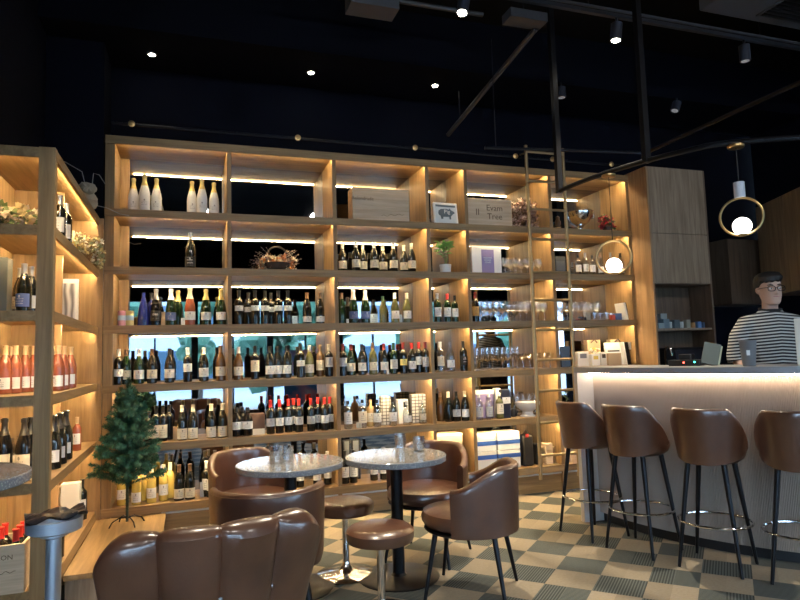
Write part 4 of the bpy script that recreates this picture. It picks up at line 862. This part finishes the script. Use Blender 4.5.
o = MB().b2((.056,-.01,0), (.066,.012,.15)).build('page_edge', mat('menu_edge', (.35,.38,.28), .6), t); o.rotation_euler = (-.3, .25, 0)
p = onbar(688, 1.82); t = thing('card_terminal', (p.x, p.y, TZ), 'black payment terminal with red and green indicator lights on the bar', 'terminal', az=math.radians(60))
MB().b2((-.12,-.06,0), (.10,.06,.045)).b2((-.05,-.04,.045), (.04,.05,.085)).build('body', blackp, t, bev=.006)
for xx, c, nm in ((.01, (1,.08,.05), 'red_light'), (.07, (.05,.9,.4), 'green_light')): MB().lathe([(.0,.005),(.006,.003),(.006,0)], 10).build(nm, mat('led_'+nm, c, .5, emit=c, es=6), t)
for o in list(col.objects):
    if o.name.startswith('red_light'): o.location = (-.01, -.062, .025); o.rotation_euler = (PI/2, 0, 0)
    if o.name.startswith('green_light'): o.location = (.065, -.062, .028); o.rotation_euler = (PI/2, 0, 0)

# tall cabinet with niche
cb = thing('tall_cabinet', (0, 0, 0), 'tall oak cabinet with closed doors above an open niche, beside the shelving', 'cabinet')
CX0, CX1, CY = 4.452, 5.215, -.276
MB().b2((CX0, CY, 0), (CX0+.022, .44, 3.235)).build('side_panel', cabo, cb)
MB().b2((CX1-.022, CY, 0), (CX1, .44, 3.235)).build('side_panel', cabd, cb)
MB().b2((CX0+.022, CY+.02, 2.01), (CX1-.022, .44, 3.235)).build('upper_body', cabd, cb)
MB().b2((CX0+.022, CY, 2.02), (CX1-.022, CY+.019, 2.535)).build('door', cabw, cb); MB().b2((CX0+.022, CY, 2.54), (CX1-.022, CY+.019, 3.235)).build('door', cabw, cb)
MB().b2((CX0+.022, .03, 0), (CX1-.022, .07, 2.01)).build('back_panel', cabd, cb)
MB().b2((CX0+.022, -.255, 1.535), (CX1-.022, .03, 1.558)).build('niche_shelf', cabw, cb)
MB().b2((CX0+.022, CY+.02, .0), (CX1-.022, .03, 1.0)).build('lower_body', cabd, cb)
for x in (4.80, 4.92):
    pp = at(694 if x < 4.9 else 705, 306, y=.029)
    t = thing('socket_plate', pp, ['white paper note' if x < 4.9 else 'small white socket plate'][0]+' on the niche back wall', 'note' if x < 4.9 else 'socket')
    o = MB().b2((-.05 if x < 4.9 else -.035, -.006, -.035), (.05 if x < 4.9 else .035, 0, .045)).build('plate', cream if x < 4.9 else white, t); o.rotation_euler = (0, .25 if x < 4.9 else 0, 0)
    if x > 4.9: MB().b2((-.014,-.009,-.010), (.014,-.006,.018)).build('socket_hole', blackp, t)
    else: t.name = 'paper_note'
nz = 1.558
for k, (u, w, h, c, kd, lab) in enumerate(((659,.08,.06,(.30,.38,.40),'box','grey blue box'), (664,.08,.10,(.18,.25,.30),'box','dark blue grey box'), (669,.06,.07,(.55,.58,.58),'cup','white cup'), (675,.07,.09,(.10,.13,.15),'box','dark tea tin'), (681,.05,.07,(.60,.62,.60),'cup','pale cup'), (687,.05,.09,(.40,.38,.30),'box','tan packet'), (693,.045,.06,(.55,.30,.12),'cup','orange cup'), (698,.05,.07,(.10,.20,.40),'box','blue packet'), (703.5,.04,.06,(.12,.2,.38),'box','small dark blue packet'))):
    y = -.14; t = thing('storage_box' if kd == 'box' else 'cup', (xat(u, y, nz+.04), y, nz), f'{lab}, {ORD[k]} item along the niche shelf', kd, 'items on the niche shelf')
    m_ = mat('niche%d' % k, c, .5)
    if kd == 'box': MB().b2((-w/2,-w/2,0), (w/2,w/2,h)).build('body', m_, t, bev=.004)
    else: MB().lathe([(w*.35,0),(w*.5,.01),(w*.5,h),(w*.44,h),(w*.4,.015),(0,.012)], 16).build('body', m_, t, True)
t = thing('storage_box', (xat(661, -.14, 1.7), -.14, nz+.101), 'small grey box stacked on the blue grey box', 'box'); MB().b2((-.04,-.04,0), (.04,.04,.055)).build('body', mat('niche_g', (.30,.33,.33), .5), t)
cm = thing('coffee_machine', (4.80, -.115, 1.0), 'black coffee machine with chrome spout in the cabinet niche', 'coffee machine')
MB().b2((-.22,-.12,0), (.30,.13,.36)).build('body', mat('machine_black', (.012,.012,.014), .3), cm, bev=.015); MB().tube([(-.24,-.145,.15), (-.24,-.145,.33), (-.23,-.16,.37), (-.20,-.175,.36), (-.19,-.18,.28)], .011, 8).build('spout', chrome, cm, True)
MB().b2((-.1,-.135,.24), (.25,-.119,.33)).build('display', mat('screen_reflection_dark'), cm)
MB().b2((-.2,-.17,.0), (.3,-.119,.02)).build('drip_tray', steel, cm)
# wall cabinets on the far right
t = thing('wall_cabinet', (0, 0, 0), 'dark brown wall cabinet behind the barista', 'cabinet')
MB().b2((5.80, .0+.05, 1.83), (6.40, .45, 2.58)).build('body', cabd, t, bev=.003); MB().b2((5.80, .035, 1.835), (6.098, .05, 2.575)).build('door', cabd, t); MB().b2((6.102, .035, 1.835), (6.40, .05, 2.575)).build('door', cabd, t)
t = thing('wall_cabinet', (6.13, -.10, 1.90), 'oak wall cabinet with doors coloured as lit, at the edge beside the barista', 'cabinet', az=math.radians(23))
MB().b2((0, -1.15, 0), (.40, 0, 1.02)).build('body', cabd, t); 
for k in range(2): MB().b2((-.018, -.575*(k+1)+.002, .0), (0, -.575*k-.002, 1.02)).build('door', wood('cabinet_lit', 'z', (.50,.35,.2), (.3,.2,.11)), t)  # door oak lightened to stand for the light falling on it
t = thing('back_counter', (0, 0, 0), 'low dark counter along the wall behind the barista', 'counter')
MB().b2((5.25, -.25, 0), (6.74, .44, .95)).build('body', cabd, t); MB().b2((5.24, -.27, .95), (6.745, .44, .99)).build('worktop', btop, t)

# ---------------------------------------------------------------- pendants, rails, ceiling fittings
def railr(d): return 2.28-max(0, d-32)*.0165
def arcline(r, d0, d1, z, n=40): return [tuple(bp(railr(d0+(d1-d0)*i/n), d0+(d1-d0)*i/n, z)) for i in range(n+1)]
rail = thing('curved_ceiling_rail', (0, 0, 0), 'curved black rail hanging over the bar carrying the ring pendants', 'rail')
MB().tube(arcline(2.27, -1, 75, 2.675), .019, 8).build('rail_tube', black, rail, True)
for dg in (-1, 21, 60): q = bp(railr(dg), dg); MB().b2((q.x-.022, q.y-.022, 2.66), (q.x+.022, q.y+.022, 4.49)).build('drop_rod', black, rail)
def pendant(dg, zc, label, block):
    q = bp(railr(dg), dg); t = thing('ring_pendant', (q.x, q.y, zc), label, 'pendant lamp', 'ring pendants over the bar')
    R_ = .122; a = math.atan2(q.y-CAM.y, q.x-CAM.x)+PI/2; e = Vector((math.cos(a), math.sin(a), 0))
    MB().tube([tuple(e*R_*math.cos(2*PI*i/48)+Vector((0,0,R_*math.sin(2*PI*i/48)))) for i in range(48)], .0075, 8, True).build('ring', brass, t, True)
    MB().lathe([(.056*math.sin(PI*i/16), -.056*math.cos(PI*i/16)) for i in range(17)], 28, c=(0,0,-R_+.060)).build('globe', globe, t, True)
    MB().tube([(0,0,R_), (0,0,2.66-zc)], .003, 6).build('cord', blackp, t)
    MB().lathe([(.045,-.0),(.05,.006),(.05,.018),(.02,.022)], 20, c=(0,0,2.636-zc)).build('canopy', brass, t, True)
    MB().lathe([(.018,0),(.03,.004),(.03,.012)], 16, c=(0,0,-R_-.003)).build('holder', brass, t, True)
    if block: MB().lathe([(.033,0),(.033,.10)], 20, c=(0,0,R_+.002)).build('marble_block', mat('pale_marble', (.62,.65,.70), .3), t, True)
    return t
pendant(13.1, 2.035, 'brass ring pendant with glowing globe hanging before the shelving', False)
pendant(35.2, 2.185, 'brass ring pendant with a pale block above its ring, over the bar near the barista', True)
r2 = thing('angled_ceiling_pipe', (0, 0, 0), 'thin black angled pipe hanging below the ceiling near the cabinet', 'pipe')
MB().tube([(2.4,-.70,3.12), (3.9,-.92,3.12)], .014, 8).build('pipe', black, r2, True); MB().tube([(3.9,-.92,3.12), (3.9,-3.4,3.12)], .018, 8).build('pipe', black, r2, True)
for q in ((2.5,-.715), (3.9,-.92), (3.9,-3.3)): MB().tube([(q[0],q[1],3.12), (q[0],q[1],4.1)], .004, 6).build('wire', black, r2)
lb_ = thing('linear_light_bar', (0, 0, 0), 'unlit dark grey linear bar hanging below the ceiling before the shelving', 'light bar')
MB().tube([(2.585,-1.30,3.9), at(448,135,y=.2)], .022, 8).build('bar', mat('dark_grey_metal', (.06,.062,.07), .4, .3), lb_, True); MB().b2((2.30,-1.42,3.90), (2.62,-1.28,3.97)).build('mount', mat('dark_grey_metal'), lb_)
MB().tube([(2.45,-1.35,3.97), (2.45,-1.35,4.5)], .006, 6).build('wire', black, lb_); MB().tube([at(460,121,y=.0), at(460,121,y=.0)+Vector((0,0,.3))], .006, 6).build('wire', black, lb_)
track = thing('lighting_track', (0, 0, 0), 'black lighting track running along the ceiling', 'track')
MB().b2((.6,-1.435,4.03), (6.7,-1.40,4.06)).b2((.6,-1.50,4.03), (6.7,-1.485,4.05)).build('track_profile', mat('dark_grey_metal'), track)
for x in (1.2, 3.0, 4.8, 6.2): MB().tube([(x,-1.42,4.06), (x,-1.42,4.49)], .006, 6).build('wire', black, track)
def track_spot(x, on, label, y=-1.4175, z=4.03, aim=(0,.25), h=.14, e=280, wide=0):
    t = thing('track_spotlight', (x, y, z), label, 'spotlight', 'ceiling track spotlights')
    MB().tube([(0,0,0), (0,0,-.06)], .010, 8).build('stem', black, t)
    d = Vector((aim[0], aim[1], -1)).normalized(); p0 = Vector((0,0,-.05)); p1 = p0+d*h; rt = Vector((0,0,1)).rotation_difference(-d).to_matrix()
    b = MB(); b.tube([p0, p1], .045, 20); lbd = b.build('lamp_body', mat('spot_body', (.03,.035,.05), .4), t, True)
    e1 = d.orthogonal().normalized(); e2 = d.cross(e1); ring = [p1+d*.002+(e1*math.cos(a)+e2*math.sin(a))*.034 for a in [2*PI*i/20 for i in range(20)]]
    MB().add(ring, [tuple(range(20))]).build('lens', spotm if on else dimm, lbd)
    if on:
        l = bpy.data.lights.new('spot_beam', 'SPOT'); l.energy = e; l.color = (1,.86,.66); l.spot_size = math.radians(62); l.spot_blend = .7; l.shadow_soft_size = .03
        if wide: l.spot_size = math.radians(95); l.shadow_soft_size = .12; l.color = (1,.96,.92)
        o = bpy.data.objects.new('spot_beam', l); col.objects.link(o); o.parent = t; o.location = p1+d*.02; o.rotation_euler = Vector((0,0,-1)).rotation_difference(d).to_euler()
def X_at(u, y, z): return xat(u, y, z)
track_spot(X_at(465, -1.42, 3.9), True, 'lit track spotlight above the tables', aim=(-.25,-.15)); track_spot(X_at(617.5, -1.42, 3.9), True, 'lit track spotlight above the bar stools', aim=(-.1,.05))
track_spot(X_at(745, -1.42, 3.9), False, 'dim track spotlight near the air vent, above the bar', aim=(.0,0)); 
track_spot(X_at(561, -.3, 3.95), False, 'small dim spotlight before the soffit above the ladder', y=-.30, z=4.0, aim=(0,0), h=.10); track_spot(X_at(677, -.3, 3.95), False, 'small tilted unlit spotlight near the tall cabinet', y=-.30, z=4.0, aim=(-.4,0), h=.10)
track_spot(X_at(272, -2.2, 3.95), True, 'lit spotlight at the upper picture edge', y=-2.2, z=4.05, aim=(-.2,.1), e=160)
for k, x in enumerate((-1.6, .4, 2.4, 4.4, 6.4)):  # unseen floods added behind the camera to brighten shelves and labels
    track_spot(x, True, f'added fill spotlight near the street windows, {ORD[k]} along its row', y=-6.1, z=4.30, aim=(.12, 1.5), e=46, wide=1)
for k, (u, v) in enumerate(((152,54), (311,72), (435,85))):
    q = at(u, v, z=4.0); t = thing('downlight', (q.x, q.y, 4.0), f'small recessed downlight, {ORD[k]} of three in the dark soffit', 'downlight', 'soffit downlights')
    MB().lathe([(.045,0), (.045,-.006), (.032,-.008), (.028,-.002), (0,-.002)], 20).build('trim', mat('trim_dark', (.05,.05,.055), .4), t, True); MB().lathe([(0,-.010), (.026,-.010), (.026,-.006)], 16).build('lens', spotm, t)
    l = bpy.data.lights.new('down_beam', 'SPOT'); l.energy = 14; l.color = (1,.86,.66); l.spot_size = math.radians(50); l.spot_blend = .6; l.shadow_soft_size = .02
    o = bpy.data.objects.new('down_beam', l); col.objects.link(o); o.parent = t; o.location = (0, 0, -.02)
dct = thing('air_conditioning_duct', (0, 0, 0), 'grey ceiling duct box with a slatted air grille', 'duct')
MB().b2((3.98,-3.2,4.12), (6.6,-1.56,4.45)).build('duct_box', mat('duct_grey', (.085,.09,.10), .6), dct, bev=.01)
g = MB(); g.b2((4.50,-2.1,4.108), (5.6,-2.08,4.12)).b2((4.50,-1.66,4.108), (5.6,-1.64,4.12)).b2((4.50,-2.1,4.108), (4.52,-1.64,4.12)).b2((5.58,-2.1,4.108), (5.6,-1.64,4.12)); g.build('grille_frame', mat('duct_grey'), dct)
for i in range(9): MB().b2((4.53,-2.06+i*.046,4.104), (5.57,-2.04+i*.046,4.119)).build('grille_slat', blackp, dct)
jb = thing('ceiling_junction_box', (0, 0, 0), 'dim grey equipment box and conduit on the ceiling near the picture edge', 'equipment')
q = at(372, 6, z=4.2); MB().b2((q.x-.2,q.y-.1,4.15), (q.x+.2,q.y+.1,4.30)).build('box', mat('duct_grey'), jb); MB().tube([(q.x-.9,q.y,4.28), (q.x+1.0,q.y,4.28)], .02, 8).build('conduit', mat('dark_grey_metal'), jb); MB().tube([(q.x,q.y,4.30), (q.x,q.y,4.5)], .01, 6).build('hanger', black, jb)

# ---------------------------------------------------------------- the man behind the bar
skin = mat('skin', (.52,.33,.25), .5); hairm = mat('hair', (.012,.010,.010), .55, bump=(60,.6)); 
shirt = mat('striped_shirt', (.5,.5,.5), .85); N, L, b = nodes(shirt); tc = N.new('ShaderNodeTexCoord'); sp = N.new('ShaderNodeSeparateXYZ'); L.new(tc.outputs['Object'], sp.inputs[0])
ab = N.new('ShaderNodeMath'); ab.operation = 'ABSOLUTE'; L.new(sp.outputs['X'], ab.inputs[0]); sb_ = N.new('ShaderNodeMath'); sb_.operation = 'MULTIPLY_ADD'; sb_.inputs[1].default_value = .08; L.new(ab.outputs[0], sb_.inputs[0]); L.new(sp.outputs['Z'], sb_.inputs[2])
ml = N.new('ShaderNodeMath'); ml.operation = 'MULTIPLY'; ml.inputs[1].default_value = 2*PI/.0235; L.new(sb_.outputs[0], ml.inputs[0]); sn = N.new('ShaderNodeMath'); sn.operation = 'SINE'; L.new(ml.outputs[0], sn.inputs[0]); gt = N.new('ShaderNodeMath'); gt.operation = 'GREATER_THAN'; gt.inputs[1].default_value = -.15; L.new(sn.outputs[0], gt.inputs[0])
mx = N.new('ShaderNodeMix'); mx.data_type = 'RGBA'; mx.inputs[6].default_value = (.50,.49,.46,1); mx.inputs[7].default_value = (.018,.018,.022,1); L.new(gt.outputs[0], mx.inputs[0]); L.new(mx.outputs[2], b.inputs['Base Color'])
MX, MY, MZ = 4.125, -1.865, .165
struct(MB().b2((3.70,-2.6,0), (5.2,-.6,.16)).build('floor_platform', mat('duckboard', (.05,.045,.04), .8)))
man = thing('person', (MX, MY, MZ), 'man in a black and white striped shirt and glasses standing behind the bar', 'person', az=math.radians(203))
def ell(c, rx, ry, n=20, p=2.0):
    c = Vector(c); return [(c.x+rx*math.copysign(abs(math.cos(a))**(2/p), math.cos(a)), c.y+ry*math.copysign(abs(math.sin(a))**(2/p), math.sin(a)), c.z) for a in [2*PI*i/n for i in range(n)]]
def remesh(o, v):
    m = o.modifiers.new('remesh', 'REMESH'); m.mode = 'VOXEL'; m.voxel_size = v; m.use_smooth_shade = True
    s_ = o.modifiers.new('smooth', 'SMOOTH'); s_.factor = .5; s_.iterations = 3
H = 1.72   # local height to the crown
body = MB()
body.loft([ell((0,0,.84),.15,.105), ell((0,0,.92),.165,.11), ell((0,0,1.02),.150,.10), ell((0,0,1.14),.155,.105), ell((0,.005,1.26),.175,.115), ell((0,.0,1.36),.175,.105), ell((0,-.005,1.42),.12,.08), ell((0,-.005,1.455),.065,.06)])
body.tube([(0,-.01,1.42), (0,.0,1.475), (0,.012,1.54)], [.062,.054,.055], 16)
hz = lambda z: 1.490+(z-1.475)*.87
hd = [(1.475,.030,.030,.050),(1.488,.044,.052,.038),(1.505,.054,.068,.026),(1.53,.061,.080,.018),(1.56,.067,.088,.012),(1.595,.072,.092,.006),(1.63,.0745,.096,0),(1.66,.0735,.096,-.003),(1.69,.066,.088,-.006),(1.712,.048,.066,-.008),(1.722,.022,.03,-.008)]
body.loft([ell((0,.012+oy,hz(z)),rx,ry*.97,24,2.2) for z,rx,ry,oy in hd])
body.loft([ell((0,.108,1.5657),.017,.014,10), ell((0,.112,1.5770),.015,.014,10), ell((0,.104,1.5987),.010,.012,10), ell((0,.098,1.6205),.008,.010,10)])   # nose
body.loft([ell((0,.093,1.5422),.026,.010,12), ell((0,.096,1.5465),.028,.012,12), ell((0,.093,1.5535),.026,.010,12)])                                     # lips
for s_ in (-1, 1):
    body.loft([ell((s_*.073,.0,1.5770),.008,.012,10), ell((s_*.079,-.004,1.5900),.009,.018,10), ell((s_*.082,-.006,1.6092),.009,.021,10), ell((s_*.078,-.004,1.6248),.008,.014,10)])
    sh_ = (s_*.180,-.005,1.350); el = (s_*.262,-.025,1.11); wr = (s_*.215,.115,.93)
    body.tube([(s_*.10,0,1.375), sh_, (s_*.235,-.01,1.25), el], [.05,.056,.046,.038], 14); body.tube([el, (s_*.25,.04,1.03), wr], [.038,.036,.026], 14)
    w = Vector(wr); d = Vector((-s_*.25,.75,-.6)).normalized(); side = Vector((s_*1.,.3,0)).normalized(); side = (side-d*side.dot(d)).normalized(); up = d.cross(side)
    body.tube([w, w+d*.045, w+d*.085], [.026,.034,.033], 12)
    for k, l in enumerate((.062,.074,.078,.070)):
        o_ = w+d*.078+side*(-.027+.018*k); body.tube([o_, o_+d*l*.45-up*.004, o_+d*l*.78-up*.018*s_*0-Vector((0,0,.012)), o_+d*l-Vector((0,0,.030))], [.0095,.009,.0085,.007], 8)
    o_ = w+d*.028-side*.026; body.tube([o_, o_-side*.022+d*.022, o_-side*.026+d*.050], [.013,.011,.0085], 8)
    hip = (s_*.085,0,.88); kn = (s_*.10,.01,.47); an = (s_*.105,-.015,.07)
    body.tube([hip, (s_*.095,.01,.68), kn, (s_*.105,-.02,.30), an], [.085,.078,.055,.052,.036], 14); body.tube([(s_*.105,-.045,.035), (s_*.108,.05,.035), (s_*.112,.15,.025)], [.035,.04,.025], 12)
o = body.build('body', skin, man, True); remesh(o, .0065)
sv = MB()
sv.loft([ell((0,.0,.90),.178,.125), ell((0,0,1.0),.165,.118), ell((0,0,1.12),.168,.122), ell((0,.003,1.24),.190,.130), ell((0,.0,1.34),.190,.122), ell((0,-.005,1.39),.145,.105), ell((0,-.006,1.435),.098,.082), ell((0,-.004,1.462),.070,.070)])
for s_ in (-1, 1): sv.tube([(s_*.08,0,1.375), (s_*.180,-.005,1.348), (s_*.24,-.012,1.26), (s_*.268,-.025,1.12), (s_*.268,-.012,1.075)], [.066,.072,.064,.060,.061], 18)
o = sv.build('shirt', shirt, man, True); remesh(o, .009)
tr_ = MB(); tr_.loft([ell((0,0,.80),.165,.12), ell((0,0,.93),.178,.125), ell((0,0,.97),.172,.12)])
for s_ in (-1, 1): tr_.tube([(s_*.085,0,.86), (s_*.095,.01,.68), (s_*.10,.01,.47), (s_*.105,-.02,.30), (s_*.105,-.015,.08)], [.095,.09,.068,.064,.055], 16)
o = tr_.build('trousers', mat('trousers', (.02,.022,.03), .8), man, True); remesh(o, .01)
MB().tube([(.073*math.cos(a), .004+.064*math.sin(a), 1.462-.014*math.sin(a)) for a in [2*PI*i/28 for i in range(28)]], .0085, 8, True).build('collar', mat('collar_black', (.015,.015,.018), .8), man, True)
hr = MB(); 
hr.loft([ell((0,-.036,1.575),.070,.062,24), ell((0,-.032,1.60),.081,.078,24), ell((0,-.026,1.63),.087,.090,24), ell((0,-.014,1.66),.091,.102,24), ell((0,-.004,1.69),.091,.110,24), ell((.0,.0,1.717),.080,.100,24), ell((-.005,.0,1.738),.055,.07,24), ell((-.005,0,1.746),.02,.03,24)])
rnd = random.Random(3)
for k in range(16):
    a = -1.25+2.5*k/15; x_ = .078*math.sin(a); y_ = .012+.094*math.cos(a)
    hr.tube([(x_*.7, y_*.7, 1.722), (x_*1.05+.006, y_*1.06, 1.690), (x_*1.08+.014, y_*1.07, 1.655+.007*math.sin(k*2.1)+.022*abs(k/15-.65))], [.022,.018,.006], 8)
o = hr.build('hair', hairm, man, True); remesh(o, .006)
ey = MB(); ir = MB(); bw_ = MB()
for s_ in (-1, 1):
    ey.lathe([(.012*math.sin(PI*i/8), -.0065*math.cos(PI*i/8)) for i in range(9)], 12, c=(s_*.031,.096,1.6092)); ir.lathe([(.0055*math.sin(PI*i/6), -.0055*math.cos(PI*i/6)) for i in range(7)], 10, c=(s_*.031,.1035,1.6092))
    bw_.tube([(s_*.050,.088,1.6335), (s_*.032,.099,1.6388), (s_*.014,.102,1.6335)], [.003,.0042,.003], 6)
ey.build('eye_whites', white, man, True); ir.build('irises', blackp, man, True); bw_.build('eyebrows', hairm, man, True)
MB().tube([(-.022,.104,1.5479), (0,.1085,1.5487), (.022,.104,1.5479)], [.002,.0042,.002], 8).build('mouth', mat('lips', (.38,.15,.13), .5), man, True)
gf = MB()
for s_ in (-1, 1):
    gf.tube([(s_*.034+.026*math.copysign(abs(math.cos(a))**.7, math.cos(a)), .118-.10*abs(.034+.026*math.cos(a)*1)*.25, 1.6075+.019*math.copysign(abs(math.sin(a))**.7, math.sin(a))) for a in [2*PI*i/24 for i in range(24)]], .0028, 6, True)
    gf.tube([(s_*.060,.113,1.6161), (s_*.076,.07,1.6161), (s_*.082,-.0,1.6144)], .0026, 6)
gf.tube([(-.009,.118,1.6101), (0,.121,1.6127), (.009,.118,1.6101)], .0025, 6)
gf.build('spectacles', blackp, man, True)

# ---------------------------------------------------------------- daylight and output
w = bpy.data.worlds.new('world'); scn.world = w; w.use_nodes = True; bg = w.node_tree.nodes['Background']
bg.inputs[0].default_value = (.50,.72,1.,1); bg.inputs[1].default_value = 9.5
scn.view_settings.view_transform = 'Standard'; scn.view_settings.look = 'None'; scn.view_settings.exposure = 0.68; scn.view_settings.gamma = 1.0
try: scn.view_settings.use_curve_mapping = False
except Exception: pass
scn.cycles.max_bounces = 8; scn.cycles.diffuse_bounces = 4; scn.cycles.glossy_bounces = 5; scn.cycles.transparent_max_bounces = 24; scn.cycles.transmission_bounces = 4
scn.cycles.caustics_reflective = False; scn.cycles.caustics_refractive = False; scn.cycles.sample_clamp_indirect = 4.0
scn.cycles.use_denoising = True
